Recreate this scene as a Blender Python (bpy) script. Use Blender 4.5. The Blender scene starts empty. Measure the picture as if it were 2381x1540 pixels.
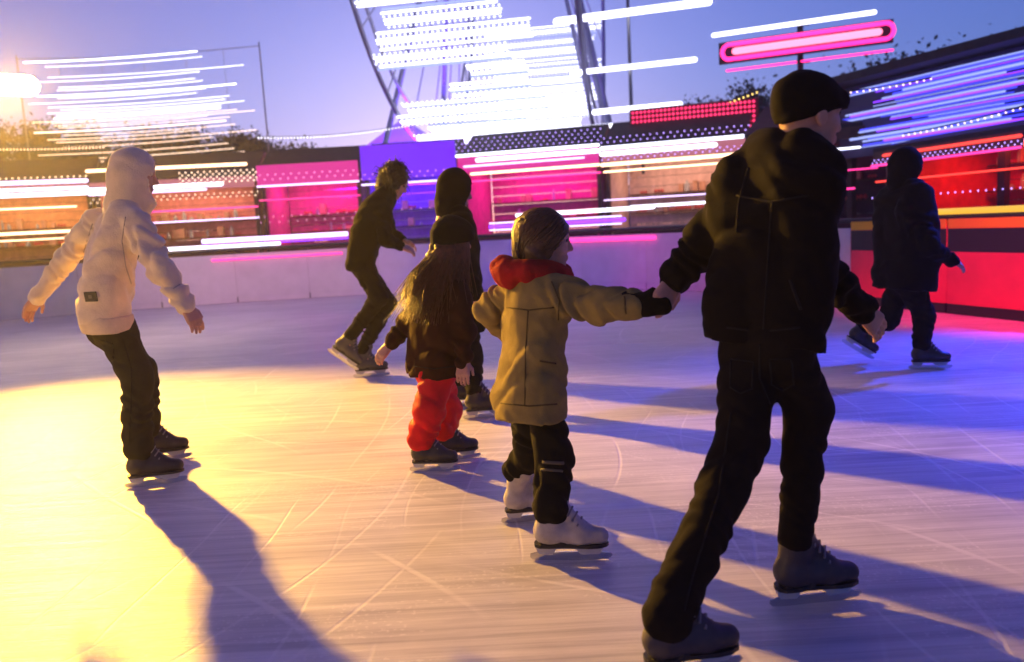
import bpy, bmesh, math, random
import numpy as np
from mathutils import Vector, Matrix
from mathutils.bvhtree import BVHTree

S = bpy.context.scene
COL = S.collection
random.seed(7)
RNG = np.random.default_rng(7)
PI = math.pi

# ------------------------------------------------------------------ camera
HCAM = 1.30
FPX = 1852.0                                   # focal length in photo pixels (frame 2381 wide)
ROLL = math.atan(0.0546)
PITCH = math.atan(244.6 / FPX)
CAM = Vector((0, 0, HCAM))
FWD = Vector((0, math.cos(PITCH), -math.sin(PITCH)))
_up0 = Vector((0, math.sin(PITCH), math.cos(PITCH)))
_r0 = Vector((1, 0, 0))
RIGHT = _r0 * math.cos(ROLL) - _up0 * math.sin(ROLL)
UP = _r0 * math.sin(ROLL) + _up0 * math.cos(ROLL)
cam_data = bpy.data.cameras.new('camera')
cam = bpy.data.objects.new('camera', cam_data)
COL.objects.link(cam)
cam.matrix_world = Matrix(((RIGHT.x, UP.x, -FWD.x, CAM.x), (RIGHT.y, UP.y, -FWD.y, CAM.y),
                           (RIGHT.z, UP.z, -FWD.z, CAM.z), (0, 0, 0, 1)))
cam_data.sensor_width = 36
cam_data.lens = 28
cam_data.clip_end = 3000
cam_data.dof.use_dof = True
cam_data.dof.focus_distance = 3.6
cam_data.dof.aperture_fstop = 2.0
S.camera = cam

# ------------------------------------------------------------------ sky, exposure
w = bpy.data.worlds.new('World')
S.world = w
w.use_nodes = True
nt = w.node_tree
nt.nodes.clear()
sky = nt.nodes.new('ShaderNodeTexSky')
sky.sky_type = 'NISHITA'
sky.sun_disc = False
sky.sun_elevation = math.radians(5.0)
sky.sun_rotation = math.radians(-4)
sky.air_density = 1.0
sky.dust_density = 0.6
sky.ozone_density = 7.0
tint = nt.nodes.new('ShaderNodeMix')
tint.data_type = 'RGBA'
tint.blend_type = 'MULTIPLY'
tint.inputs[0].default_value = 1
tint.inputs[7].default_value = (1.3, 0.78, 0.92, 1)
bgn = nt.nodes.new('ShaderNodeBackground')
bgn.inputs[1].default_value = 0.15
outw = nt.nodes.new('ShaderNodeOutputWorld')
nt.links.new(sky.outputs[0], tint.inputs[6])
glowmix = nt.nodes.new('ShaderNodeMix')           # lilac city glow lying evenly in the dusk sky
glowmix.data_type = 'RGBA'
glowmix.blend_type = 'ADD'
glowmix.inputs[0].default_value = 1
glowmix.inputs[7].default_value = (0.26, 0.07, 0.24, 1)
nt.links.new(tint.outputs[2], glowmix.inputs[6])
nt.links.new(glowmix.outputs[2], bgn.inputs[0])
nt.links.new(bgn.outputs[0], outw.inputs[0])
S.view_settings.view_transform = 'Standard'
S.view_settings.look = 'None'
S.view_settings.gamma = 1
S.view_settings.use_curve_mapping = False
S.view_settings.exposure = 0.55
S.cycles.use_denoising = True
S.cycles.max_bounces = 6

# floodlight hung over the rink's left edge: the main warm light
LAMP = Vector((-6.4, 10.4, 3.42))
LAMP_AIM = Vector((-0.7, 1.6, 0.0))


# ------------------------------------------------------------------ pixel <-> world
def ray(px, py):
    return FWD + RIGHT * ((px - 1190.5) / FPX) + UP * ((770 - py) / FPX)


def W(px, py, y):
    d = ray(px, py)
    return CAM + d * (y / d.y)


def G(px, py, z=0.0):
    d = ray(px, py)
    return CAM + d * ((z - HCAM) / d.z)


# ------------------------------------------------------------------ materials
MATS = {}


def mat(name, col=(.5, .5, .5), rough=.6, spec=.4, metal=0, noise=0, nscale=8, bump=0, bscale=60,
        emit=None, es=0, sample=True, sheen=0, sss=0, bdist=.01, trans=0):
    if name in MATS:
        return MATS[name]
    m = bpy.data.materials.new(name)
    m.use_nodes = True
    t = m.node_tree
    b = t.nodes['Principled BSDF']
    b.inputs['Base Color'].default_value = (*col, 1)
    b.inputs['Roughness'].default_value = rough
    b.inputs['Specular IOR Level'].default_value = spec
    b.inputs['Metallic'].default_value = metal
    if sheen:
        b.inputs['Sheen Weight'].default_value = sheen
        b.inputs['Sheen Roughness'].default_value = .5
    if sss:
        b.inputs['Subsurface Weight'].default_value = sss
        b.inputs['Subsurface Radius'].default_value = (.012, .005, .003)
        b.inputs['Subsurface Scale'].default_value = 1
    if trans:
        b.inputs['Transmission Weight'].default_value = trans
    tc = t.nodes.new('ShaderNodeTexCoord')
    if noise:
        n = t.nodes.new('ShaderNodeTexNoise')
        n.inputs['Scale'].default_value = nscale
        n.inputs['Detail'].default_value = 5
        n.inputs['Roughness'].default_value = .6
        t.links.new(tc.outputs['Object'], n.inputs['Vector'])
        r = t.nodes.new('ShaderNodeValToRGB')
        r.color_ramp.elements[0].position = .3
        r.color_ramp.elements[1].position = .7
        r.color_ramp.elements[0].color = (*[c * (1 - noise) for c in col], 1)
        r.color_ramp.elements[1].color = (*[min(1, c * (1 + noise)) for c in col], 1)
        t.links.new(n.outputs[0], r.inputs[0])
        t.links.new(r.outputs[0], b.inputs['Base Color'])
    if bump:
        n2 = t.nodes.new('ShaderNodeTexNoise')
        n2.inputs['Scale'].default_value = bscale
        n2.inputs['Detail'].default_value = 4
        t.links.new(tc.outputs['Object'], n2.inputs['Vector'])
        bp = t.nodes.new('ShaderNodeBump')
        bp.inputs['Strength'].default_value = bump
        bp.inputs['Distance'].default_value = bdist
        t.links.new(n2.outputs[0], bp.inputs['Height'])
        t.links.new(bp.outputs[0], b.inputs['Normal'])
    if emit:
        b.inputs['Emission Color'].default_value = (*emit, 1)
        b.inputs['Emission Strength'].default_value = es
        if not sample:
            m.cycles.emission_sampling = 'NONE'
    MATS[name] = m
    return m


def glow(name, c, s, sample=False):
    return mat(name, (.05, .05, .05), .4, emit=c, es=s, sample=sample)


SKIN = mat('skin', (.50, .27, .19), .5, sss=.15, noise=.12, nscale=25)
EYE = mat('eye', (.02, .015, .012), .1)
METAL = mat('painted steel', (.18, .18, .2), .4, metal=.8)
DARKSTEEL = mat('dark steel', (.03, .03, .035), .5, metal=.4)
STEEL = mat('bright steel', (.6, .6, .62), .22, metal=1)
L_WHITE = glow('white light', (.80, .80, 1.0), 2.6, True)
L_LILAC = glow('lilac light', (.74, .55, 1.0), 2.2, True)
L_WARM = glow('warm light', (1, .62, .36), 3, True)
L_VIOLET = glow('violet light', (.20, .03, 1.0), 2.2, True)
L_BLUE = glow('blue light', (.05, .06, 1.0), 1.2, True)
L_ICEBLUE = glow('pale blue light', (.36, .44, 1.0), .9, True)
L_PINK = glow('pink light', (1, .04, .30), 1.6, True)
L_RED = glow('red light', (1, .05, .03), 1.6, True)
L_MAGENTA = glow('magenta light', (.9, .05, .55), 3, True)
C_WARM = glow('warm ceiling lamp', (1, .5, .30), 5, True)
C_MAGENTA = glow('magenta ceiling lamp', (1, .03, .45), 9, True)
C_VIOLET = glow('violet ceiling lamp', (.22, .04, 1), 9, True)
C_RED = glow('red ceiling lamp', (1, .07, .02), 7, True)
C_DIM = glow('dim magenta ceiling lamp', (1, .03, .3), 2, True)
S_VIOLET = glow('violet lightbox', (.13, .01, .75), 1.0, True)
S_MAGENTA = glow('magenta lightbox', (.75, .01, .30), .7, True)
S_ROSE = glow('rose lightbox', (.8, .22, .30), .4, True)
L_YELLOW = glow('yellow light', (1, .55, .03), .7, True)
B_WHITE = glow('white bulb', (.9, .9, 1), 3)
B_WARM = glow('warm bulb', (1, .72, .55), 2.6)
B_RED = glow('red bulb', (1, .03, .14), 1.6)
B_VIOLET = glow('violet bulb', (.45, .3, 1), 2.5)
B_YELLOW = glow('yellow bulb', (1, .7, .15), 3)
B_PINK = glow('pink bulb', (1, .4, .75), 1.8)


# ------------------------------------------------------------------ object helpers
def tag(o, label=None, cat=None, group=None, kind=None):
    if label: o['label'] = label
    if cat: o['category'] = cat
    if group: o['group'] = group
    if kind: o['kind'] = kind
    return o


def empty(name, loc=(0, 0, 0), rz=0.0, label=None, cat=None, group=None):
    o = bpy.data.objects.new(name, None)
    o.location = loc
    o.rotation_euler = (0, 0, rz)
    o.empty_display_size = .2
    COL.objects.link(o)
    return tag(o, label, cat, group)


def link(name, me, m, parent=None, smooth=False):
    if not isinstance(m, (list, tuple)): m = [m]
    if not me.materials:
        for k in m: me.materials.append(k)
    if smooth:
        me.polygons.foreach_set('use_smooth', [True] * len(me.polygons))
    o = bpy.data.objects.new(name, me)
    COL.objects.link(o)
    if parent: o.parent = parent
    return o


class MB:
    """collects simple solids into one mesh"""
    def __init__(s):
        s.v = []; s.f = []

    def add(s, vs, fs):
        n = len(s.v)
        s.v += [tuple(v) for v in vs]
        s.f += [tuple(i + n for i in f) for f in fs]
        return s

    def box(s, c, d, M=None):
        x, y, z = c; a, b, e = [k / 2 for k in d]
        vs = [Vector((x + i * a, y + j * b, z + k * e)) for i in (-1, 1) for j in (-1, 1) for k in (-1, 1)]
        if M is not None: vs = [M @ v for v in vs]
        return s.add(vs, [(0, 1, 3, 2), (4, 6, 7, 5), (0, 4, 5, 1), (2, 3, 7, 6), (0, 2, 6, 4), (1, 5, 7, 3)])

    def tube(s, pts, r, n=8, cap=True):
        pts = [Vector(p) for p in pts]
        rr = r if isinstance(r, (list, tuple)) else [r] * len(pts)
        vs = []; fs = []
        t0 = (pts[1] - pts[0]).normalized()
        ref = Vector((0, 0, 1)) if abs(t0.z) < .9 else Vector((1, 0, 0))
        for i, p in enumerate(pts):
            t = (pts[min(i + 1, len(pts) - 1)] - pts[max(i - 1, 0)]).normalized()
            u = (ref - t * ref.dot(t)).normalized(); v = t.cross(u)
            for k in range(n):
                a = 2 * PI * k / n
                vs.append(p + (u * math.cos(a) + v * math.sin(a)) * rr[i])
        for i in range(len(pts) - 1):
            for k in range(n):
                a = i * n + k; b = i * n + (k + 1) % n
                fs.append((a, b, b + n, a + n))
        if cap:
            fs.append(tuple(range(n - 1, -1, -1)))
            fs.append(tuple(range(len(vs) - n, len(vs))))
        return s.add(vs, fs)

    def capsule(s, a, b, r, n=8):
        a = Vector(a); b = Vector(b); t = (b - a).normalized()
        P = []; R = []
        for k in (0, .35, .7, 1):
            P.append(a - t * r * math.cos(k * PI / 2) * .98 + t * 0); R.append(max(r * math.sin(k * PI / 2), r * .08))
        for k in (1, .7, .35, 0):
            P.append(b + t * r * math.cos(k * PI / 2) * .98); R.append(max(r * math.sin(k * PI / 2), r * .08))
        return s.tube(P, R, n)

    def ball(s, c, r):
        c = Vector(c); q = r
        vs = [c + Vector(d) * q for d in ((1, 0, 0), (-1, 0, 0), (0, 1, 0), (0, -1, 0), (0, 0, 1), (0, 0, -1))]
        return s.add(vs, [(0, 2, 4), (2, 1, 4), (1, 3, 4), (3, 0, 4), (2, 0, 5), (1, 2, 5), (3, 1, 5), (0, 3, 5)])

    def prism(s, poly, axis0, axis1, axis2, o, th):
        """polygon in (axis0, axis1) extruded by th along axis2, centred"""
        n = len(poly)
        vs = [o + axis0 * p[0] + axis1 * p[1] - axis2 * th / 2 for p in poly] + \
             [o + axis0 * p[0] + axis1 * p[1] + axis2 * th / 2 for p in poly]
        fs = [tuple(range(n - 1, -1, -1)), tuple(range(n, 2 * n))]
        fs += [(i, (i + 1) % n, (i + 1) % n + n, i + n) for i in range(n)]
        return s.add(vs, fs)

    def mesh(s, name):
        me = bpy.data.meshes.new(name)
        me.from_pydata(s.v, [], s.f)
        bm = bmesh.new(); bm.from_mesh(me)
        bmesh.ops.recalc_face_normals(bm, faces=bm.faces)
        bm.to_mesh(me); bm.free()
        return me

    def build(s, name, m, parent=None, smooth=False, kind=None):
        o = link(name, s.mesh(name), m, parent, smooth)
        if kind: o['kind'] = kind
        return o


def bevel(o, wd=.01, seg=2):
    b = o.modifiers.new('bevel', 'BEVEL')
    b.width = wd; b.segments = seg; b.limit_method = 'ANGLE'
    return o


# ------------------------------------------------------------------ implicit surfaces for bodies and clothes
def V3(p):
    return np.array((p[0], p[1], p[2]), dtype=np.float64)


def rc(a, b, ra, rb=None, k=.03, wr=0, wf=60, op='u', flat=None):
    """tapered capsule; wr / wf give cloth wrinkles along it; flat = (axis, factor) squashes it across an axis"""
    return dict(t='rc', a=V3(a), b=V3(b), ra=ra, rb=ra if rb is None else rb, k=k, wr=wr, wf=wf, op=op, flat=flat,
                ph=random.random() * 6)


def ell(c, r, R=None, k=.03, op='u'):
    return dict(t='ell', c=V3(c), r=np.array(r, dtype=float), R=np.eye(3) if R is None else np.array(R), k=k, op=op)


def cut(p, n, k=.01):
    return dict(t='cut', p=V3(p), n=V3(n) / np.linalg.norm(V3(n)), op='cut', k=k)


def sdf_mesh(prims, res, noise=0, nf=9):
    lo = np.full(3, 1e9); hi = -lo
    for p in prims:
        if p['op'] != 'u': continue
        if p['t'] == 'rc':
            r = max(p['ra'], p['rb']) + p['wr']
            l = np.minimum(p['a'], p['b']) - r; h = np.maximum(p['a'], p['b']) + r
        else:
            r = p['r'].max(); l = p['c'] - r; h = p['c'] + r
        p['lo'] = l; p['hi'] = h
        lo = np.minimum(lo, l); hi = np.maximum(hi, h)
    lo -= 3 * res + .02 + noise; hi += 3 * res + .02 + noise
    n = np.ceil((hi - lo) / res).astype(int) + 1
    ax = [lo[i] + res * np.arange(n[i]) for i in range(3)]
    V = np.full(n, .3)
    for p in prims:
        if p['op'] == 'u':
            pad = p['k'] + .05
            i0 = np.maximum(((p['lo'] - pad - lo) / res).astype(int), 0)
            i1 = np.minimum(((p['hi'] + pad - lo) / res).astype(int) + 2, n)
        else:
            i0 = np.zeros(3, int); i1 = n
        sl = tuple(slice(i0[i], i1[i]) for i in range(3))
        X = ax[0][sl[0]][:, None, None]; Y = ax[1][sl[1]][None, :, None]; Z = ax[2][sl[2]][None, None, :]
        old = V[sl]
        if p['t'] == 'cut':
            d = (X - p['p'][0]) * p['n'][0] + (Y - p['p'][1]) * p['n'][1] + (Z - p['p'][2]) * p['n'][2]
            V[sl] = np.maximum(old, d)
            continue
        if p['t'] == 'rc':
            a, b = p['a'], p['b']; ab = b - a; L2 = max((ab ** 2).sum(), 1e-9)
            dx, dy, dz = X - a[0], Y - a[1], Z - a[2]
            t = np.clip((dx * ab[0] + dy * ab[1] + dz * ab[2]) / L2, 0, 1)
            ex, ey, ez = dx - t * ab[0], dy - t * ab[1], dz - t * ab[2]
            if p['flat'] is not None:
                f, s = p['flat']; f = V3(f)
                q = (ex * f[0] + ey * f[1] + ez * f[2]) * (1 / s - 1)
                ex, ey, ez = ex + q * f[0], ey + q * f[1], ez + q * f[2]
            d = np.sqrt(ex * ex + ey * ey + ez * ez) - (p['ra'] + (p['rb'] - p['ra']) * t)
            if p['wr']:
                L = math.sqrt(L2)
                s1 = 2.2 * np.sin(23 * X + 17 * Z + p['ph']) + 1.3 * np.sin(31 * Y - 19 * Z + 2 * p['ph'])
                d = d - p['wr'] * (np.abs(np.sin(t * L * p['wf'] * .5 + s1 * .7)) * 2 - 1.2) * (.35 + .65 * np.sin(t * PI * .9 + .15))
        else:
            R = p['R']; c = p['c']
            dx, dy, dz = X - c[0], Y - c[1], Z - c[2]
            q = [(dx * R[j][0] + dy * R[j][1] + dz * R[j][2]) for j in range(3)]
            k0 = np.sqrt(sum((q[j] / p['r'][j]) ** 2 for j in range(3)))
            k1 = np.sqrt(sum((q[j] / p['r'][j] ** 2) ** 2 for j in range(3))) + 1e-9
            d = k0 * (k0 - 1) / k1
        if p['op'] == 'u':
            h = np.clip(.5 + .5 * (old - d) / p['k'], 0, 1)
            V[sl] = old * (1 - h) + d * h - p['k'] * h * (1 - h)
        else:                                   # subtract
            V[sl] = np.maximum(old, -d)
    if noise:
        X = ax[0][:, None, None]; Y = ax[1][None, :, None]; Z = ax[2][None, None, :]
        q = 0
        for f, am in ((nf, 1), (nf * 2.1, .55), (nf * 4.3, .3)):
            d = RNG.normal(size=(3, 3)); d /= np.linalg.norm(d, axis=1)[:, None]
            ph = RNG.uniform(0, 6, 3)
            g = [np.sin(f * (X * d[j][0] + Y * d[j][1] + Z * d[j][2]) + ph[j]) for j in range(3)]
            q = q + am * np.sin(2 * g[0] + g[1] * 1.5 + f * (X * d[2][1] + Z * d[2][0])) * (0.6 + .4 * g[2])
        d = np.array([.45, .35, .82]); ph = RNG.uniform(0, 6)
        wob = 1.6 * np.sin(nf * .7 * (X * .8 - Y * .6) + ph) + 1.1 * np.sin(nf * .9 * (Z + Y) + 2 * ph)
        q = q + 1.1 * (np.abs(np.sin(nf * 1.25 * (X * d[0] + Y * d[1] + Z * d[2]) + wob)) * 2 - 1.2)
        V = V - noise * q * .6
    return surf_nets(V, lo, res)


def surf_nets(V, lo, res):
    ins = V < 0
    n = np.array(V.shape)
    cnt = np.zeros(n - 1, np.int8)
    cs = [(i, j, k) for i in (0, 1) for j in (0, 1) for k in (0, 1)]
    for i, j, k in cs:
        cnt += ins[i:n[0] - 1 + i, j:n[1] - 1 + j, k:n[2] - 1 + k]
    act = np.argwhere((cnt > 0) & (cnt < 8))
    idx = np.full(n - 1, -1, np.int64)
    idx[act[:, 0], act[:, 1], act[:, 2]] = np.arange(len(act))
    acc = np.zeros((len(act), 3)); num = np.zeros(len(act))
    for a in range(8):
        for b in range(a + 1, 8):
            A = np.array(cs[a]); B = np.array(cs[b])
            if np.abs(A - B).sum() != 1: continue
            pa = act + A; pb = act + B
            va = V[pa[:, 0], pa[:, 1], pa[:, 2]]; vb = V[pb[:, 0], pb[:, 1], pb[:, 2]]
            m = (va < 0) != (vb < 0)
            t = np.where(m, va / np.where(m, va - vb, 1), 0)
            acc[m] += (A + (B - A) * t[:, None])[m]; num[m] += 1
    P = (act + acc / num[:, None]) * res + lo
    quads = []
    for axis in range(3):
        u, v = [(1, 2), (2, 0), (0, 1)][axis]
        a = [slice(None)] * 3; b = [slice(None)] * 3
        a[axis] = slice(0, n[axis] - 1); b[axis] = slice(1, n[axis])
        A = ins[tuple(a)]; B = ins[tuple(b)]
        e = np.argwhere(A != B)
        ok = (e[:, u] > 0) & (e[:, v] > 0) & (e[:, u] < n[u] - 1) & (e[:, v] < n[v] - 1)
        e = e[ok]
        fl = A[e[:, 0], e[:, 1], e[:, 2]]
        def c(du, dv):
            q = e.copy(); q[:, u] -= du; q[:, v] -= dv
            return idx[q[:, 0], q[:, 1], q[:, 2]]
        Q = np.stack([c(1, 1), c(0, 1), c(0, 0), c(1, 0)], 1)
        Q[~fl] = Q[~fl][:, ::-1]
        quads.append(Q)
    return P, np.concatenate(quads)


def np_mesh(name, parts):
    """join several (verts, quads, material index) into one mesh"""
    vs = []; fs = []; mi = []; o = 0
    for P, Q, m in parts:
        vs.append(P); fs.append(Q + o); mi.append(np.full(len(Q), m)); o += len(P)
    P = np.concatenate(vs); Q = np.concatenate(fs); mi = np.concatenate(mi)
    me = bpy.data.meshes.new(name)
    me.vertices.add(len(P)); me.vertices.foreach_set('co', P.ravel().astype(np.float32))
    me.loops.add(Q.size); me.loops.foreach_set('vertex_index', Q.ravel().astype(np.int32))
    me.polygons.add(len(Q)); me.polygons.foreach_set('loop_start', np.arange(0, Q.size, 4, dtype=np.int32))
    me.polygons.foreach_set('loop_total', np.full(len(Q), 4, dtype=np.int32))
    me.polygons.foreach_set('material_index', mi.astype(np.int32))
    me.polygons.foreach_set('use_smooth', [True] * len(Q))
    me.update(); me.validate()
    return me


def soft(name, prims, m, parent, res=.012, noise=0, nf=9):
    P, Q = sdf_mesh(prims, res, noise, nf)
    P = P - V3(parent_loc(parent))
    return link(name, np_mesh(name, [(P, Q, 0)]), m, parent)


def parent_loc(o):
    v = Vector((0, 0, 0))
    while o is not None:
        v = v + o.location; o = o.parent
    return v


def frame(f, up=(0, 0, 1)):
    f = Vector(f).normalized(); up = Vector(up)
    l = up.cross(f).normalized()
    return f, l, f.cross(l).normalized()


# ================================================================== THE SETTING
# ice sheet: skate marks run along the skating direction
def ice_material():
    m = bpy.data.materials.new('rink ice'); m.use_nodes = True
    t = m.node_tree; b = t.nodes['Principled BSDF']; L = t.links.new
    tc = t.nodes.new('ShaderNodeTexCoord')

    def streak(rot, sx, sy, scale, detail=6, dist=0.4):
        mp = t.nodes.new('ShaderNodeMapping'); mp.inputs['Rotation'].default_value[2] = rot
        mp.inputs['Scale'].default_value = (sx, sy, 1)
        n = t.nodes.new('ShaderNodeTexNoise'); n.inputs['Scale'].default_value = scale
        n.inputs['Detail'].default_value = detail; n.inputs['Roughness'].default_value = .62
        n.inputs['Distortion'].default_value = dist
        L(tc.outputs['Object'], mp.inputs['Vector']); L(mp.outputs[0], n.inputs['Vector'])
        return n.outputs[0]
    s1 = streak(.10, .35, 9, 2.2); s2 = streak(-.22, .5, 26, 2.6, 8, .25); s3 = streak(.35, .6, 40, 2, 8, .2)
    cl = streak(0, 1, 1.8, .8, 4, .6)

    def mth(op, a, bv):
        k = t.nodes.new('ShaderNodeMath'); k.operation = op
        for i, q in enumerate((a, bv)):
            if hasattr(q, 'is_linked'): L(q, k.inputs[i])
            else: k.inputs[i].default_value = q
        return k.outputs[0]
    def cuts(cx, cy, sc, dist, thin):
        mp = t.nodes.new('ShaderNodeMapping'); mp.inputs['Location'].default_value = (cx, cy, 0)
        wv = t.nodes.new('ShaderNodeTexWave'); wv.wave_type = 'RINGS'; wv.rings_direction = 'Z'
        wv.inputs['Scale'].default_value = sc; wv.inputs['Distortion'].default_value = dist
        wv.inputs['Detail'].default_value = 1.5; wv.inputs['Detail Scale'].default_value = .35
        mk = t.nodes.new('ShaderNodeTexNoise'); mk.inputs['Scale'].default_value = .9; mk.inputs['Detail'].default_value = 2
        mr = t.nodes.new('ShaderNodeMapRange'); mr.inputs['From Min'].default_value = thin; mr.inputs['From Max'].default_value = 1
        mm = t.nodes.new('ShaderNodeMapRange'); mm.inputs['From Min'].default_value = .48; mm.inputs['From Max'].default_value = .62
        L(tc.outputs['Object'], mp.inputs['Vector']); L(mp.outputs[0], wv.inputs['Vector']); L(mp.outputs[0], mk.inputs['Vector'])
        L(wv.outputs['Fac'], mr.inputs[0]); L(mk.outputs[0], mm.inputs[0])
        return mth('MULTIPLY', mr.outputs[0], mm.outputs[0])
    c1 = cuts(3, -1, .55, 7, .990); c2 = cuts(-4, -9, .62, 9, .992); c3 = cuts(7, -5, .9, 5, .990); c4 = cuts(-9, -3, 1.1, 8, .992)
    cutm = mth('MAXIMUM', mth('MAXIMUM', c1, c4), mth('MAXIMUM', c2, c3))
    sn = t.nodes.new('ShaderNodeTexNoise'); sn.inputs['Scale'].default_value = 55; sn.inputs['Detail'].default_value = 5
    sb = streak(.05, .6, 2.2, 1.1, 3, .8)
    snow = mth('MULTIPLY', mth('GREATER_THAN', sn.outputs[0], .60), mth('GREATER_THAN', sb, .55))
    L(tc.outputs['Object'], sn.inputs['Vector'])
    mixv = mth('ADD', mth('MULTIPLY', s1, .45), mth('ADD', mth('MULTIPLY', s2, .2), mth('MULTIPLY', cl, .35)))
    r = t.nodes.new('ShaderNodeValToRGB')
    r.color_ramp.elements[0].position = .36; r.color_ramp.elements[0].color = (.36, .35, .40, 1)
    r.color_ramp.elements[1].position = .60; r.color_ramp.elements[1].color = (.76, .74, .77, 1)
    L(mth('ADD', mth('ADD', mixv, mth('MULTIPLY', snow, .07)), mth('MULTIPLY', cutm, .10)), r.inputs[0]); L(r.outputs[0], b.inputs['Base Color'])
    rr = t.nodes.new('ShaderNodeMapRange')
    rr.inputs['From Min'].default_value = .35; rr.inputs['From Max'].default_value = .65
    rr.inputs['To Min'].default_value = .34; rr.inputs['To Max'].default_value = .58
    L(mixv, rr.inputs[0]); L(rr.outputs[0], b.inputs['Roughness'])
    b.inputs['Specular IOR Level'].default_value = .4
    bp = t.nodes.new('ShaderNodeBump'); bp.inputs['Strength'].default_value = .35; bp.inputs['Distance'].default_value = .006
    L(mth('SUBTRACT', mth('ADD', mth('ADD', s2, s3), mth('MULTIPLY', s1, .6)), mth('MULTIPLY', cutm, .7)), bp.inputs['Height']); L(bp.outputs[0], b.inputs['Normal'])
    return m


BARRIER = [(-19, 4), (-16.5, 9.5), (-13, 13.6), (-10, 15.5), (-6, 16.8), (-2, 17), (1, 16), (3.2, 13.8), (4.7, 10.5), (5.6, 7.8),
           (6.2, 5), (6.5, 2), (6.4, -3), (4, -7), (-6, -9), (-15, -6), (-19, 0)]


def smooth_path(pts, step):
    P = [Vector((a, b, 0)) for a, b in pts]; out = []
    n = len(P)
    for i in range(n):
        p0, p1, p2, p3 = P[i - 1], P[i], P[(i + 1) % n], P[(i + 2) % n]
        for k in range(12):
            t = k / 12
            out.append(.5 * ((2 * p1) + (p2 - p0) * t + (2 * p0 - 5 * p1 + 4 * p2 - p3) * t * t + (3 * p1 - p0 - 3 * p2 + p3) * t ** 3))
    res = [out[0]]; acc = 0
    for a, b in zip(out, out[1:] + out[:1]):
        d = (b - a).length
        while acc + d >= step:
            a = a + (b - a) * ((step - acc) / d); d = (b - a).length; acc = 0
            res.append(a.copy())
        acc += d
    return res


PATH = smooth_path(BARRIER, 1.5)
gm = mat('asphalt', (.05, .05, .055), .85, noise=.3, nscale=3, bump=.4, bscale=40)
g = MB().add([(-140, -110, -.06), (140, -110, -.06), (140, 170, -.06), (-140, 170, -.06)], [(0, 1, 2, 3)]).build('ground', gm)
tag(g, kind='structure')
bmx = bmesh.new()
ring = [bmx.verts.new((p.x, p.y, 0)) for p in PATH]
bmx.faces.new(ring)
lowr = [bmx.verts.new((p.x, p.y, -.055)) for p in PATH]
for i in range(len(ring)):
    j = (i + 1) % len(ring)
    bmx.faces.new((ring[j], ring[i], lowr[i], lowr[j]))
bmesh.ops.recalc_face_normals(bmx, faces=bmx.faces)
ime = bpy.data.meshes.new('ice'); bmx.to_mesh(ime); bmx.free()
tag(link('ice', ime, ice_material()), kind='structure')


# ------------------------------------------------------------------ rink barrier: one board panel per bay, posts, handrail, light tubes
bar = empty('rink_barrier', (0, 0, 0), 0, 'white rink barrier with a dark handrail curving round the far side of the ice', 'barrier')
BW = mat('white board', (.62, .6, .62), .4, noise=.08, nscale=3)
BREDGLOW = mat('red glow board', (.62, .03, .10), .4, noise=.1, nscale=3)  # glow of the red stage light put into the colour of white boards
BBLK = mat('black board', (.015, .015, .018), .5)
BYEL = mat('yellow trim', (.75, .45, .02), .4)
near = []
BH = 1.12
for i, p in enumerate(PATH):
    q = PATH[(i + 1) % len(PATH)]
    if min(p.y, q.y) < 1.0: continue
    d = q - p; ln = d.length; a = math.atan2(d.y, d.x)
    M = Matrix.Translation(p + d / 2) @ Matrix.Rotation(a, 4, 'Z')
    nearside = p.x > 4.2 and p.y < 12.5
    MB().box((0, 0, .57), (ln - .008, .05, .9), M).build('board_panel', BW if p.x < 4.2 or p.y > 12.5 else BREDGLOW, bar)
    MB().box((0, 0, .062), (ln - .03, .06, .11), M).build('kick_plate', BW if not nearside else BBLK, bar)
    MB().box((-ln / 2, .04, .53), (.05, .09, 1.06), M).build('post', DARKSTEEL, bar)
    if nearside:
        MB().box((0, -.0, .86), (ln - .03, .062, .26), M).build('black_band', BBLK, bar)
        MB().box((0, -.0, 1.05), (ln - .03, .066, .11), M).build('yellow_band', BYEL, bar)
front = [p + Vector((0, 0, 1.12)) for p in PATH if p.y > .8]
k0 = max(range(len(front) - 1), key=lambda i: (front[i + 1] - front[i]).length)
if (front[k0 + 1] - front[k0]).length > 3: front = front[k0 + 1:] + front[:k0 + 1]
MB().tube(front, .032, 8).build('handrail', DARKSTEEL, bar, True)


def on_wall(px, off=.0):
    """point on the barrier line seen at photo column px"""
    best = None
    for p, q in zip(PATH, PATH[1:] + PATH[:1]):
        if min(p.y, q.y) < 1: continue
        for k in range(20):
            s = p + (q - p) * k / 20
            u = (s - CAM); x = u.dot(RIGHT) / u.dot(FWD) * FPX + 1190.5
            if best is None or abs(x - px) < best[0]: best = (abs(x - px), s)
    v = best[1].copy(); v.z = 0
    return v * (1 + off / v.length)


def rail_tube(x0, x1, z, r, m, off=.0):
    a = on_wall(x0, off) + Vector((0, 0, z)); b = on_wall(x1, off) + Vector((0, 0, z))
    n = 6; pts = []
    for k in range(n + 1):
        s = on_wall(x0 + (x1 - x0) * k / n, off); s.z = z; pts.append(s)
    MB().capsule(pts[0], pts[1], r).mesh
    MB().tube(pts, r, 8).build('light_tube', m, bar, True)


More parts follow.
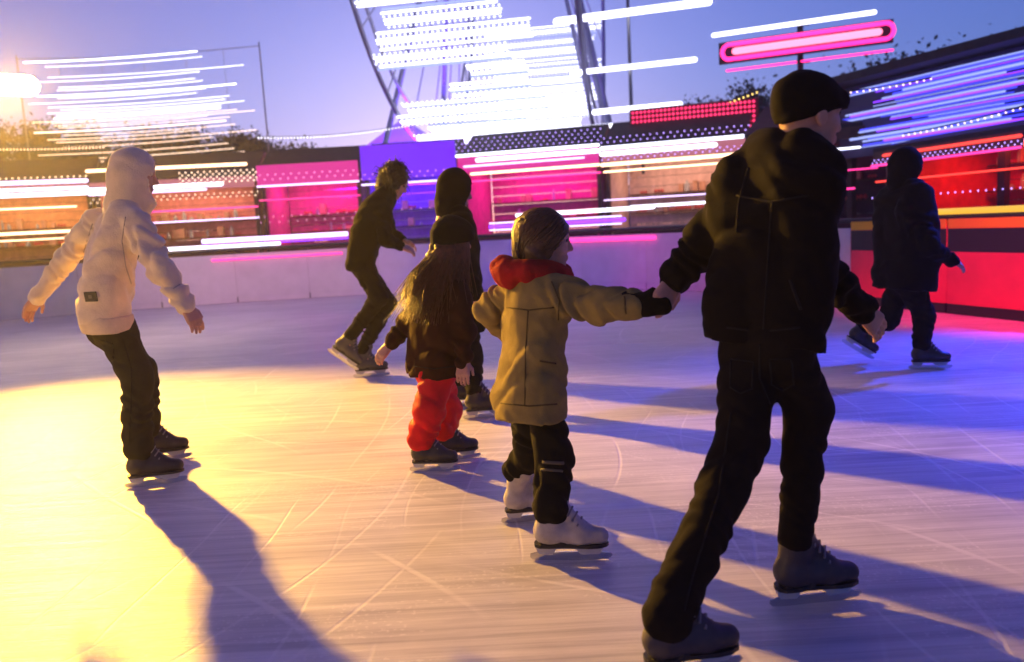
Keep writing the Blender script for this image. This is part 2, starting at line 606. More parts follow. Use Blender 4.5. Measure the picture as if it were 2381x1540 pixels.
rail_tube(370, 660, 1.20, .035, L_WHITE, -.05)
rail_tube(485, 820, 1.32, .045, L_LILAC, -.05)
rail_tube(485, 820, 1.235, .02, L_VIOLET, -.05)
rail_tube(1145, 1455, 1.30, .035, L_VIOLET, -.05)
rail_tube(1150, 1450, 1.37, .012, L_LILAC, -.05)
rail_tube(1150, 1450, 1.23, .012, L_LILAC, -.05)
rail_tube(1210, 1525, 1.50, .035, L_WHITE, .1)
rail_tube(500, 800, .92, .025, L_PINK, -.1)  # glowing tube standing in for a pink reflection on the boards
rail_tube(2180, 2470, 1.19, .035, L_YELLOW, -.04)
rail_tube(1310, 1525, .95, .04, L_PINK, -.1)


# ------------------------------------------------------------------ light garlands: a cable and a row of bulbs
def garland(a, b, sag, step, r, m, label, group=None):
    a = Vector(a); b = Vector(b)
    root = empty('light_garland', a, 0, label, 'light garland', group)
    n = max(6, int((b - a).length / step))
    P = [(b - a) * (k / n) - Vector((0, 0, sag * 4 * (k / n) * (1 - k / n))) for k in range(n + 1)]
    MB().tube(P, .012, 5).build('cable', DARKSTEEL, root)
    mb = MB()
    for p in P: mb.ball(p - Vector((0, 0, r + .012)), r)
    mb.build('bulbs', m, root, kind='stuff')
    return root


# ------------------------------------------------------------------ market stalls
PLANK = {}
ROOFM = mat('dark roof felt', (.03, .025, .03), .8, noise=.3, nscale=6)
WOOD = mat('dark stained wood', (.07, .035, .025), .6, noise=.35, nscale=9)


def stall(x0, x1, Y0, Y1, wall, lampm, tubes, label, h=3.0, depth=2.4, fascia=None, dots=None, lamp_w=.9, fh=.3, rh=.75):
    A = W(x0, 550, Y0); B = W(x1, 550, Y1); A.z = B.z = 0
    d = B - A; wd = d.length; a = math.atan2(d.y, d.x)
    t = empty('market_stall', A, a, label, 'market stall', 'market stalls beyond the rink')
    wm = mat('stall wall ' + wall[0], wall[1], .6, noise=.2, nscale=5)
    # back wall of separate boards
    key = (round(wd, 2), wall[0])
    pl = None; nb = 11; bh = (h - .15) / nb
    for k in range(nb):
        if pl is None:
            o = MB().box((0, 0, 0), (wd - .16, .03, bh - .012)).build('plank', wm, t); pl = o
        else:
            o = pl.copy(); COL.objects.link(o); o.parent = t
        o.location = (wd / 2, depth + random.uniform(-.006, .006), .1 + bh * (k + .5))
    MB().box((.03, depth / 2, h / 2), (.05, depth, h - .02)).build('side_wall', wm, t)
    MB().box((wd - .03, depth / 2, h / 2), (.05, depth, h - .02)).build('side_wall', wm, t)
    for x in (.06, wd - .06): MB().box((x, -.06, h / 2), (.1, .1, h)).build('post', WOOD, t)
    MB().box((wd / 2, -.12, .5), (wd - .3, .06, .98)).build('counter_front', WOOD, t)
    MB().box((wd / 2, 0, 1.02), (wd - .3, .5, .05)).build('counter_top', WOOD, t)
    for z in (1.45, 1.95):
        MB().box((wd / 2, depth - .2, z), (wd - .3, .3, .03)).build('shelf', WOOD, t)
        mbs = [MB(), MB(), MB()]; x = .35
        while x < wd - .35:
            q_ = random.randint(0, 3); sz = random.uniform(.09, .2); hh = random.uniform(.1, .34); yy = depth - .2 + random.uniform(-.04, .04)
            if q_ == 0: mbs[0].box((x, yy, z + .016 + hh / 2), (sz, .16, hh), None)
            elif q_ == 1: mbs[1].tube([(x, yy, z + .016), (x, yy, z + hh * .7), (x, yy, z + hh * .8), (x, yy, z + hh)], [sz * .4, sz * .4, sz * .2, sz * .18], 8)
            elif q_ == 2:
                for u in range(3): mbs[2].ball((x + (u - 1) * sz * .5, yy, z + .016 + sz * .35), sz * .35)
            x += sz + random.uniform(.02, .16)
        for q_, (nm, cc) in enumerate((('boxes', (.5, .3, .2)), ('jars', (.35, .4, .45)), ('baubles', (.55, .08, .1)))):
            if mbs[q_].v: mbs[q_].build(nm, mat('goods ' + nm, cc, .35, noise=.4, nscale=4), t, kind='stuff')
    # pitched roof, ridge parallel to the front
    ov = .35
    ax = Vector((0, 1, 0)); az = Vector((0, 0, 1)); xx = Vector((1, 0, 0))
    MB().prism([(-ov, 0), (depth / 2, rh), (depth + ov, 0), (depth + ov, .08), (depth / 2, rh + .09), (-ov, .08)],
               ax, az, xx, Vector((wd / 2, 0, h)), wd + .1).build('roof', ROOFM, t)
    if fascia is not None:
        MB().box((wd / 2, -ov - .02, h - .12 + (fh - .3) / 2), (wd, .03, fh)).build('fascia', fascia, t)
    else:
        MB().box((wd / 2, -ov - .02, h - .12), (wd, .03, .24)).build('fascia', WOOD, t)
    MB().box((wd / 2, depth * .55, h - .05), (wd * .7, lamp_w, .05)).build('ceiling_lamp', lampm, t)
    for (f0, f1, z, yy, r, m) in tubes:
        MB().capsule((wd * f0, -ov - .07 + yy, z), (wd * f1, -ov - .07 + yy, z), r).build('light_tube', m, t, True)
    if dots:
        mb = MB()
        for (f0, f1, z, rows, dz, st, r) in dots[1:]:
            for rr_ in range(rows):
                n = int(wd * (f1 - f0) / st)
                for k in range(n + 1):
                    mb.ball((wd * (f0 + (f1 - f0) * k / n) + (st / 2 if rr_ % 2 else 0) * .9, -ov - .05, z + rr_ * dz), r)
        mb.build('bulbs', dots[0], t, kind='stuff')
    return t


PK = ('pink', (.65, .25, .25)); OR = ('orange', (.62, .32, .16)); MG = ('magenta', (.55, .05, .30)); VI = ('violet', (.25, .10, .6))
PA = ('pale', (.65, .5, .48)); RD = ('red', (.55, .03, .03)); DK = ('dark', (.06, .02, .05))
stall(-160, 225, 21, 22, OR, C_WARM, [(0, 1, 3.10, 0, .05, L_LILAC), (0, 1, 2.92, 0, .035, L_WHITE), (0, 1, 2.78, 0, .05, L_WHITE), (.1, .9, 2.45, .3, .02, L_WARM), (0, .96, 1.80, .1, .035, L_WARM), (.1, 1, 1.62, .1, .015, L_WARM)],
      'orange walled market stall with lilac light tubes at the left edge', dots=(B_WARM, (0, 1, 3.22, 1, .1, .14, .022)), fascia=S_ROSE)
stall(235, 610, 22, 22.4, PK, C_WARM, [(.0, .96, 3.34, 0, .04, L_WARM), (0, .8, 2.84, 0, .05, L_WHITE), (0, .7, 2.72, 0, .03, L_LILAC), (.1, 1, 2.2, .2, .02, L_PINK), (.1, 1, 1.9, .2, .015, L_LILAC)],
      'pink walled market stall behind the hooded skater with dotted bulb rows', dots=(B_WARM, (.55, 1, 2.90, 5, .07, .15, .022), (0, 1, 2.5, 2, .09, .16, .018)), fascia=S_ROSE)
stall(620, 850, 22.4, 22.4, MG, C_MAGENTA, [(0, 1, 2.72, 0, .02, L_LILAC), (0, 1, 2.35, .1, .015, L_PINK)],
      'narrow magenta market stall with thin lilac tubes left of the bent skater', dots=(B_PINK, (0, 1, 2.9, 2, .12, .2, .018), (0, 1, 1.75, 2, .15, .24, .016)), fascia=S_MAGENTA, fh=.55)
stall(860, 1075, 22.2, 22, VI, C_VIOLET, [(0, 1, 2.6, 0, .02, L_LILAC)],
      'violet lit market stall right behind the bent dark skater', dots=(B_PINK, (0, 1, 2.75, 2, .12, .2, .016), (0, 1, 1.9, 1, .15, .24, .016)), fascia=S_VIOLET, fh=.9)
stall(1085, 1405, 21.5, 20.5, MG, C_MAGENTA, [(0, 1, 3.16, 0, .035, L_WHITE), (.15, 1, 3.02, 0, .05, L_WHITE), (.05, .9, 2.88, 0, .02, L_LILAC), (.0, 1, 2.5, .2, .02, L_PINK), (.1, 1, 2.68, 0, .03, L_WARM)],
      'magenta market stall with bright white tubes behind the child in the olive coat', dots=(B_VIOLET, (0, 1, 3.28, 4, .09, .16, .018)), fascia=S_MAGENTA, fh=.45)
stall(1415, 1740, 20.4, 19.2, PA, C_WARM, [(0, 1, 3.06, 0, .04, L_WHITE), (.0, .8, 2.92, 0, .05, L_WHITE), (.0, 1, 2.66, .0, .04, L_WARM), (0, 1, 2.5, .2, .02, L_WARM), (.2, .9, 1.6, .1, .03, L_WHITE), (.0, 1, 1.8, .1, .012, L_LILAC)],
      'pale lit market stall with warm interior left of the tall man', dots=(B_VIOLET, (0, 1, 3.2, 2, .1, .16, .018), (0, 1, 2.78, 2, .07, .16, .018)), fascia=S_ROSE)
stall(1750, 2080, 19, 17.2, DK, C_DIM, [(.35, .8, 2.55, 0, .02, L_WHITE), (.5, .9, 2.1, .2, .015, L_PINK), (.5, .75, 1.7, .2, .02, L_PINK)],
      'dark walled market stall between the tall man and the black skater', lamp_w=.15)
stall(2070, 2420, 15.5, 12.2, RD, C_RED, [(.1, 1, 2.22, 0, .025, L_RED), (.0, 1, 2.05, 0, .02, L_PINK), (.0, 1, 1.75, .1, .015, L_RED)],
      'red lit market stall at the right edge under blue tubes', dots=(B_VIOLET, (0, 1, 2.10, 2, .05, .12, .014), (0, 1, 1.45, 1, .1, .16, .016)), h=2.3, lamp_w=.9, rh=.25)


# ------------------------------------------------------------------ blue lit ride canopy at the right, above the stalls
def ride(x0, Y0, x1, Y1):
    A = W(x0, 480, Y0); B = W(x1, 480, Y1); A.z = B.z = 0
    d = B - A; wd = d.length; a = math.atan2(d.y, d.x)
    t = empty('ride_canopy', A, a, 'long dark ride canopy with many blue and white light tubes at the right', 'fairground ride')
    MB().box((wd / 2, 1.8, 3.96), (wd + .6, 4.2, .16)).build('roof', ROOFM, t)
    MB().box((wd / 2, .3, 3.1), (wd, .08, 1.5)).build('fascia', mat('deep blue board', (.02, .02, .10), .5), t)
    for f in (0.02, .35, .68, .98): MB().box((wd * f, .5, 1.93), (.14, .14, 3.86)).build('post', DARKSTEEL, t)
    rows = [(2.5 + k * .040, (L_BLUE, L_ICEBLUE, L_BLUE, L_VIOLET, L_ICEBLUE)[k % 5], random.choice((.008, .012, .018, .026))) for k in range(32)]
    for k, (z, m, r) in enumerate(rows):
        s = random.uniform(0, .45); e = random.uniform(.7, 1)
        MB().capsule((wd * s, .2, z), (wd * e, .2, z), r).build('light_tube', m, t, True)
    return t


ride(1930, 17.8, 2520, 12.6)


# ------------------------------------------------------------------ ferris wheel seen nearly edge on
def wheel():
    D = 28.0
    base = W(1200, 500, D); base.z = 0
    R = 9.0; HZ = 13.1; yaw = math.radians(80)
    t = empty('ferris_wheel', base, 0, 'tall ferris wheel seen edge on with white light bars across its double rim', 'ferris wheel')
    # local: axis direction e (horizontal), rim plane direction p (horizontal), z up
    e = Vector((math.sin(yaw), math.cos(yaw) * -1, 0)); e = Vector((math.sin(yaw), -math.cos(yaw), 0)); p = Vector((-math.cos(yaw), -math.sin(yaw), 0))
    z = Vector((0, 0, 1)); hub = Vector((0, 0, HZ)); half = 2.9
    white = mat('pale blue steel', (.30, .30, .48), .5)
    for s in (-1, 1):
        pts = [hub + e * s * half + p * R * math.sin(a) + z * R * -math.cos(a) for a in np.linspace(0, 2 * PI, 65)]
        MB().tube(pts, .07, 6, False).build('rim', white, t, True)
        pts = [hub + e * s * half + p * (R - .9) * math.sin(a) + z * (R - .9) * -math.cos(a) for a in np.linspace(0, 2 * PI, 65)]
        MB().tube(pts, .05, 6, False).build('rim', white, t, True)
        for k in range(24):
            a = 2 * PI * k / 24
            MB().tube([hub + e * s * 1.2, hub + e * s * half + (p * math.sin(a) - z * math.cos(a)) * R], .025, 5).build('spoke', white, t)
        for q in (-1, 1):
            MB().tube([hub + e * s * 1.6, e * s * 4.2 + p * q * 5.0], .09, 8).build('support_leg', white, t)
    MB().tube([hub - e * 3, hub + e * 3], .35, 12).build('hub', white, t)
    bulbs = MB()
    # cross bars between the rims: groups of light tubes; two lengths as on the photo
    for q in (1, -1):
        for k in range(15):
            a = .14 + k * .072
            g0 = -half * (1 if q > 0 else .78) + random.choice((0, .1, .35, .7)); g1 = half * (.62 if q > 0 else 1) - random.choice((0, .1, .4, .8))
            if k in (5, 6) and q > 0: g0 += 1.9
            for j in range(6):
                aa = q * (a + j * .0112)
                c = hub + (p * math.sin(aa) - z * math.cos(aa)) * (R + .1)
                m = L_WHITE if (k + j) % 7 else L_ICEBLUE
                l0 = g0 + random.uniform(0, .12); l1 = g1 - random.uniform(0, .12)
                if (j + k) % 3 == 0:
                    nn = int((l1 - l0) / .15)
                    for i in range(nn + 1): bulbs.ball(c + e * (l0 + (l1 - l0) * i / nn), .036 if q > 0 else .028)
                    continue
                MB().capsule(c + e * l0, c + e * l1, .031 if q > 0 else .021, 6).build('light_bar', m, t, True)
    bulbs.build('bulbs', glow('cool white bulb', (.78, .82, 1), 2.2), t, kind='stuff')
    return t


wheel()


# ------------------------------------------------------------------ light mast with white arms
def mast():
    D = 23.0
    base = W(1478, 505, D); base.z = 0
    t = empty('light_mast', base, 0, 'tall steel mast with five long white light arms right of the ferris wheel', 'light mast')
    MB().tube([(0, .12, 0), (0, .12, 8.2)], [.07, .04], 10).build('pole', METAL, t, True)
    yaw = -.30
    e = Vector((math.cos(yaw), math.sin(yaw), 0))
    for (xa, xb, y, r) in ((1300, 1632, 28, .10), (1335, 1605, 155, .07), (1385, 1575, 252, .075), (1290, 1630, 290, .08), (1190, 1533, 336, .085)):
        c = W((xa + xb) / 2, y, D) - base; hw = (xb - xa) / 2 / FPX * D * 1.02
        MB().tube([Vector((0, .12, c.z)), Vector((c.x, c.y + .12, c.z))] if abs(c.x) > .05 else [Vector((0, .12, c.z - .1)), Vector((0, .12, c.z + .1))], .03, 6).build('bracket', DARKSTEEL, t)
        MB().box((0, 0, 0), (hw * 2, .1, .06), Matrix.Translation(c + Vector((0, .1, 0))) @ Matrix.Rotation(yaw, 4, 'Z')).build('arm', DARKSTEEL, t)
        MB().capsule(c - e * hw, c + e * hw, r).build('light_tube', L_WHITE, t, True)


mast()


# ------------------------------------------------------------------ pink sign on a pole
def sign():
    D = 19.0
    c = W(1870, 98, D); base = Vector((c.x, c.y + .25, 0))
    t = empty('neon_sign', base, 0, 'long rounded pink sign and white tube on a pole above the tall man', 'neon sign')
    yaw = -.42; e = Vector((math.cos(yaw), math.sin(yaw), 0)); o = c - base
    MB().tube([(0, 0, 0), (0, 0, o.z + .5)], .07, 10).build('pole', DARKSTEEL, t, True)
    M = Matrix.Translation(o + Vector((0, .1, 0))) @ Matrix.Rotation(yaw, 4, 'Z')
    hw = 1.85
    MB().box((0, 0, 0), (hw * 2.05, .08, .5), M).build('backing', BBLK, t)
    pts = []
    for k in range(33):
        a = 2 * PI * k / 32
        cx = hw - .16 if -PI / 2 <= (a if a <= PI else a - 2 * PI) <= PI / 2 else -hw + .16
        pts.append(o + e * (cx + .16 * math.cos(a)) + Vector((0, 0, .17 * math.sin(a))) + Vector((0, -.02, 0)))
    MB().tube(pts, .05, 6).build('tube_outline', glow('deep pink tube', (1, .02, .22), 2.5), t, True)
    MB().capsule(o - e * (hw - .3) + Vector((0, -.02, 0)), o + e * (hw - .3) + Vector((0, -.02, 0)), .08).build('tube', glow('salmon tube', (1, .18, .3), 2.2), t, True)
    MB().capsule(o - e * hw + Vector((-.2, 0, .42)), o + e * (hw - .2) + Vector((-.2, 0, .42)), .05).build('white_tube', L_WHITE, t, True)
    MB().capsule(o - e * hw * .97 + Vector((.05, 0, -.42)), o + e * hw * .97 + Vector((.05, 0, -.42)), .025).build('thin_tube', glow('deep pink tube', (1, .02, .22), 2.5), t, True)
    for z in (.42, -.42): MB().box((0, .08, z), (.3, .1, .06), Matrix.Translation(o)).build('bracket', DARKSTEEL, t)


sign()


# red bulb matrix on the roof of the pale stall
def matrix():
    D = 20.6
    c = W(1610, 288, D); base = Vector((c.x, c.y, c.z - .6))
    t = empty('bulb_board', base, -.33, 'red bulb board of many rows on the roof of the pale stall', 'light board')
    MB().box((0, .08, .6), (3.2, .06, 1.0)).build('backing', mat('dark red board', (.12, .005, .02), .6), t)
    for x in (-1.3, 1.3): MB().box((x, .15, -.1), (.07, .07, .9)).build('post', DARKSTEEL, t)
    mb = MB()
    for r_ in range(8):
        for k in range(30): mb.ball((-1.5 + k * .103, .02, .2 + r_ * .115), .042)
    mb.build('bulbs', B_RED, t, kind='stuff')


matrix()


# ------------------------------------------------------------------ net of light strings between two masts at the left
def light_net():
    D = 27.0
    base = W(365, 570, D); base.z = 0
    t = empty('light_net', base, 0, 'tall net of thin sagging white light strings between two masts at the left', 'light net')
    pz = FPX / D
    def X(px): return (px - 365) / pz
    def Zh(py): return (588 - py) / pz + HCAM
    for x in (95, 640): MB().tube([(X(x), .1, 0), (X(x), .1, Zh(150))], [.035, .02], 8).build('mast', METAL, t, True)
    for x in (190, 285, 380, 475, 560): MB().tube([(X(x), .03, Zh(440)), (X(x), .03, Zh(160))], .006, 4).build('wire', METAL, t)
    MB().tube([(X(95), .1, Zh(158)), (X(365), .1, Zh(168)), (X(640), .1, Zh(158))], .012, 5).build('wire', METAL, t)
    ys = [168, 180, 203, 212, 226, 232, 243, 249, 258, 268, 275, 281, 287, 293, 299, 303, 309, 314, 322, 331, 339, 346, 357, 372, 384, 392, 402, 410, 418]
    for k, y in enumerate(ys):
        bold = k in (0, 6, 13, 18)
        x0 = 120 + random.uniform(-10, 70); x1 = (430 if k < 1 else 500) + random.uniform(-10, 120)
        n = 8; pts = []
        for i in range(n + 1):
            f = i / n
            pts.append((X(x0 + (x1 - x0) * f), 0, Zh(y) - .05 * 4 * f * (1 - f) + .06 * f))
        MB().tube(pts, .020 if bold else .008, 5).build('light_string', B_WHITE if k < 14 else B_WARM, t, True)


light_net()


# ------------------------------------------------------------------ trees
BARK = mat('bark', (.05, .04, .035), .9, noise=.4, nscale=12)
LEAF = mat('dark foliage', (.035, .045, .03), .8, noise=.4, nscale=6)


def tree(loc, h, r, label, n=24000, seed=0, base=.25):
    rnd = random.Random(seed)
    t = empty('tree', loc, rnd.uniform(0, 6), label, 'tree', 'dark trees behind the stalls')
    mb = MB()
    mb.tube([(0, 0, 0), (.06, 0, h * .4), (0, .05, h * .85)], [.2, .14, .03], 8)
    clumps = []
    for k in range(44):
        a = rnd.uniform(0, 2 * PI); f = rnd.uniform(base, 1)
        rr = r * (1 - .55 * f ** 2) * rnd.uniform(.35, 1)
        c = Vector((rr * math.cos(a), rr * math.sin(a), h * f)); clumps.append(c)
        mb.tube([(0, 0, c.z * .75), (c.x * .5, c.y * .5, c.z * .9), c], [.06, .035, .012], 5)
    mb.build('trunk', BARK, t)
    g_ = np.random.default_rng(seed)
    C_ = np.array([tuple(c) for c in clumps])[g_.integers(0, len(clumps), n)] + g_.normal(size=(n, 3)) * np.array([.13, .13, .12]) * r
    U = g_.normal(size=(n, 3)); U /= np.linalg.norm(U, axis=1)[:, None]
    Wv = np.cross(U, g_.normal(size=(n, 3))); Wv /= np.linalg.norm(Wv, axis=1)[:, None]
    sz = g_.uniform(.05, .12, (n, 1))
    P = np.stack([C_ - U * sz, C_ + Wv * sz * .6, C_ + U * sz, C_ - Wv * sz * .6], 1).reshape(-1, 3)
    P[:, 2] = np.maximum(P[:, 2], .1)
    lf = link('crown', np_mesh('crown', [(P, np.arange(4 * n).reshape(n, 4), 0)]), LEAF, t)
    lf['kind'] = 'stuff'
    return t


for i, (px, Y, h, r) in enumerate([(-40, 36, 6.4, 3.2), (150, 34, 6.0, 3.0), (400, 38, 6.2, 3.2), (560, 36, 5.4, 2.8), (690, 40, 5.2, 2.6),
                                    (1640, 34, 5.3, 3.0), (1790, 32, 5.6, 3.0), (1960, 32, 5.9, 3.2), (2130, 28, 5.6, 3.0), (2290, 26, 5.6, 3.0), (2440, 24, 5.6, 3.0)]):
    b = W(px, 540, Y); b.z = 0
    where = ['leftmost dark tree behind the floodlight', 'dark tree behind the left market stall beneath the light tree', 'dark tree directly behind the hooded skater',
             'dark tree right of the light tree', 'low dark tree behind the magenta stall', 'dark tree right of the light mast', 'dark tree beneath the pink sign',
             'tall dark tree behind the head of the tall man', 'dark tree over the blue lit ride canopy', 'tall dark tree behind the red stall', 'dark tree cut by the right edge'][i]
    tree(b, h, r, where, seed=i + 3)


# ------------------------------------------------------------------ violet lit marquee
def marquee():
    D = 27.0
    A = W(760, 540, D); A.z = 0
    t = empty('marquee', A, 0, 'pale canvas marquee glowing violet behind the violet stall', 'marquee tent')
    cv = mat('canvas', (.6, .55, .65), .8)
    wd = 5.2
    MB().box((wd / 2, 2, 1.6), (wd, 4, 3.2)).build('wall', cv, t)
    MB().add([(0, 0, 3.2), (wd, 0, 3.2), (wd, 4, 3.2), (0, 4, 3.2), (wd * .5, 2, 5.3)], [(0, 1, 4), (1, 2, 4), (2, 3, 4), (3, 0, 4), (3, 2, 1, 0)]).build('roof', cv, t)
    for k in range(2):
        x = wd * (.25 + .5 * k)
        o = MB().tube([(x, -.9, 2.5), (x, -1.15, 2.4)], [.12, .16], 10).build('lamp_can', DARKSTEEL, t)
    return A


mq = marquee()


def spot(name, loc, aim, col, power, angle, blend=.6, size=.15):
    l = bpy.data.lights.new(name, 'SPOT')
    l.color = col; l.energy = power; l.spot_size = math.radians(angle); l.spot_blend = blend; l.shadow_soft_size = size
    o = bpy.data.objects.new(name, l)
    COL.objects.link(o)
    o.location = loc
    o.rotation_euler = (Vector(aim) - Vector(loc)).to_track_quat('-Z', 'Y').to_euler()
    return o


for k in range(2):
    spot('violet_spotlight', mq + Vector((5.2 * (.25 + .5 * k), -1.4, 2.6)), mq + Vector((5.2 * (.35 + .3 * k), 1.2, 5.2)), (.20, .01, 1), 2500, 120)


# ------------------------------------------------------------------ stage lights over the rink
def par_can(loc, aim, col, power, angle, label, size=.12, pole=True):
    loc = Vector(loc); aim = Vector(aim)
    t = empty('stage_light', loc, 0, label, 'stage light')
    d = (aim - loc).normalized()
    M = d.to_track_quat('-Z', 'Y').to_matrix()
    def q(x, y, z): return M @ Vector((x, y, z))
    MB().tube([q(0, 0, .25), q(0, 0, .2), q(0, 0, -.03)], [.05, .11, .13], 14).build('can', BBLK, t, True)
    MB().tube([q(0, 0, .02), q(0, 0, .0)], [.11, .11], 14).build('lens', glow('lens ' + label[:12], col, 8), t)
    MB().tube([q(.16, 0, .1), (0, 0, .3), q(-.16, 0, .1)], .012, 6).build('yoke', DARKSTEEL, t)
    if pole: MB().tube([(0, 0, .3), (0, .0, .45), (.35, .35, .45), (.35, .35, -loc.z)], .04, 8).build('stand', DARKSTEEL, t)
    spot('stage_light_beam', loc + d * .06, aim, col, power, angle, .9, size)


par_can((7.4, 8.4, 4.4), G(2310, 850), (.02, .06, 1), 2200, 46, 'blue stage light on a stand beyond the right boards')
par_can((4.2, 1.6, 4.6), (5.35, 8.4, .5), (1, .0, .08), 5000, 22, 'red stage light on a stand out of frame to the right')
par_can((7.8, 5.6, 5.0), (3.0, 5.0, 0), (.20, .06, 1), 120, 90, 'violet stage light on a stand right of the rink')
par_can((-3.4, -2.0, 5.2), (-5.0, 17, .7), (1, .45, .62), 3800, 24, 'rose stage light behind the photographer aimed at the far boards')  # unseen lamp, added to wash the dim far boards with rose
par_can((1.5, -2.2, 5.2), (.6, 16, .8), (.42, .12, 1), 3000, 24, 'violet stage light behind the photographer aimed at the middle boards')  # unseen lamp, added so the middle boards turn violet
par_can((2.6, -2.2, 5.2), (3.1, 13.6, .5), (1, .01, .2), 2200, 9, 'pink stage light behind the photographer with a narrow beam')


# ------------------------------------------------------------------ floodlight on an outreach arm
def floodlight():
    base = Vector((-13.2, 10.4, 0))
    t = empty('floodlight', base, 0, 'blazing warm white floodlight on a long mast arm at the left edge', 'floodlight')
    d = (LAMP_AIM - LAMP).normalized(); M = d.to_track_quat('-Z', 'Y').to_matrix().to_4x4()
    MB().tube([(0, 0, -.06), (0, 0, 4.2)], [.12, .08], 10).build('pole', DARKSTEEL, t, True)
    L = LAMP - base
    MB().tube([(0, 0, L.z + .12), (L.x - .3, L.y + .06, L.z + .12)], .04, 8).build('arm', DARKSTEEL, t, True)
    T = Matrix.Translation(L) @ M
    MB().box((0, 0, .09), (1.04, .22, .14), T).build('housing', DARKSTEEL, t)
    MB().capsule(T @ Vector((-.42, 0, 0)), T @ Vector((.42, 0, 0)), .13, 14).build('lens', glow('flood lens', (1, .70, .36), 60), t)
    l = bpy.data.lights.new('floodlight_beam', 'SPOT')
    l.color = (1, .50, .045); l.energy = 56000; l.spot_size = math.radians(66); l.spot_blend = 1.0; l.shadow_soft_size = .16
    o = bpy.data.objects.new('floodlight_beam', l); COL.objects.link(o)
    o.location = LAMP + d * .05
    o.rotation_euler = d.to_track_quat('-Z', 'Y').to_euler()


floodlight()

def side_fill():  # unseen warm fill lamp, added to light the skaters from the left
    p = Vector((-7.4, .6, 1.5)); aim = Vector((-.6, 3.9, 1.3))
    t = empty('floodlight', (p.x, p.y, 0), 0, 'second warm floodlight on a short stand out of frame at the left', 'floodlight')
    d = (aim - p).normalized(); T = Matrix.Translation((0, 0, p.z)) @ d.to_track_quat('-Z', 'Y').to_matrix().to_4x4()
    MB().tube([(0, 0, 0), (0, 0, p.z - .1)], .04, 8).build('pole', DARKSTEEL, t, True)
    MB().box((0, 0, .09), (.5, .3, .14), T).build('housing', DARKSTEEL, t)
    MB().box((0, 0, .0), (.44, .24, .03), T).build('lens', glow('flood lens', (1, .70, .36), 60), t)
    spot('floodlight_beam', p + d * .06, aim, (1, .55, .12), 360, 44, .9, .25)


side_fill()

# garlands across the background
garland(W(1590, 262, 21), W(1760, 212, 20), .05, .11, .022, B_YELLOW, 'short row of yellow bulbs beneath the pink sign')
garland(W(1935, 216, 14.5), W(2165, 180, 13.5), .03, .10, .016, B_WARM, 'row of warm bulbs along the ride canopy right of the beanie')
garland(W(2100, 312, 13.6), W(2390, 243, 12.0), .03, .10, .016, B_WARM, 'row of warm bulbs low on the ride canopy at the right edge')
garland(W(600, 318, 25), W(950, 290, 25), .12, .10, .022, B_WHITE, 'white bulb string between the light tree and the ferris wheel')
garland(W(0, 345, 24), W(240, 340, 24), .02, .10, .024, B_WARM, 'warm bulb string left of the hooded skater at head height')

# ------------------------------------------------------------------ thin night air: one closed box round the whole scene
hm = bpy.data.materials.new('haze air')
hm.use_nodes = True
n_ = hm.node_tree
n_.nodes.clear()
pv = n_.nodes.new('ShaderNodeVolumePrincipled')
pv.inputs['Density'].default_value = .0021
pv.inputs['Color'].default_value = (.9, .88, 1, 1)
pv.inputs['Anisotropy'].default_value = .6
oo = n_.nodes.new('ShaderNodeOutputMaterial')
n_.links.new(pv.outputs[0], oo.inputs['Volume'])
MB().box((0, 30, 11.45), (284, 284, 25.1)).build('haze', hm, kind='stuff')

# ================================================================== PEOPLE
def hand_prims(wr, d, back, side, s=1.0, curl=.5):
    """wrist, finger direction, back-of-hand normal, side=+1 if the thumb is at +lateral"""
    x = Vector(d).normalized(); z = Vector(back); z = (z - x * z.dot(x)).normalized(); y = z.cross(x) * side
    def q(a, b, c): return Vector(wr) + (x * a + y * b + z * c) * s
    P = [rc(q(-.05, 0, 0), q(.01, 0, 0), .027 * s, .026 * s, .01)]
    for b in (-.028, -.01, .01, .028):
        P.append(rc(q(.015, b * .7, 0), q(.085, b * 1.05, 0), .016 * s, .0145 * s, .012))
    for b, L in ((.031, .068), (.0105, .078), (-.0105, .073), (-.031, .056)):
        p = Vector((.088, b, 0)); a = 0
        for seg, r0, r1 in ((.45, .0095, .0088), (.3, .0088, .008), (.25, .008, .007)):
            a += curl * (.6 if seg == .45 else .75)
            n = p + Vector((math.cos(a), 0, -math.sin(a))) * L * seg
            P.append(rc(q(*p), q(*n), r0 * s, r1 * s, .004)); p = n
    P += [rc(q(.02, .025, -.006), q(.05, .05, -.018), .014 * s, .0115 * s, .01), rc(q(.05, .05, -.018), q(.082, .058, -.03), .0105 * s, .008 * s, .004)]
    return P


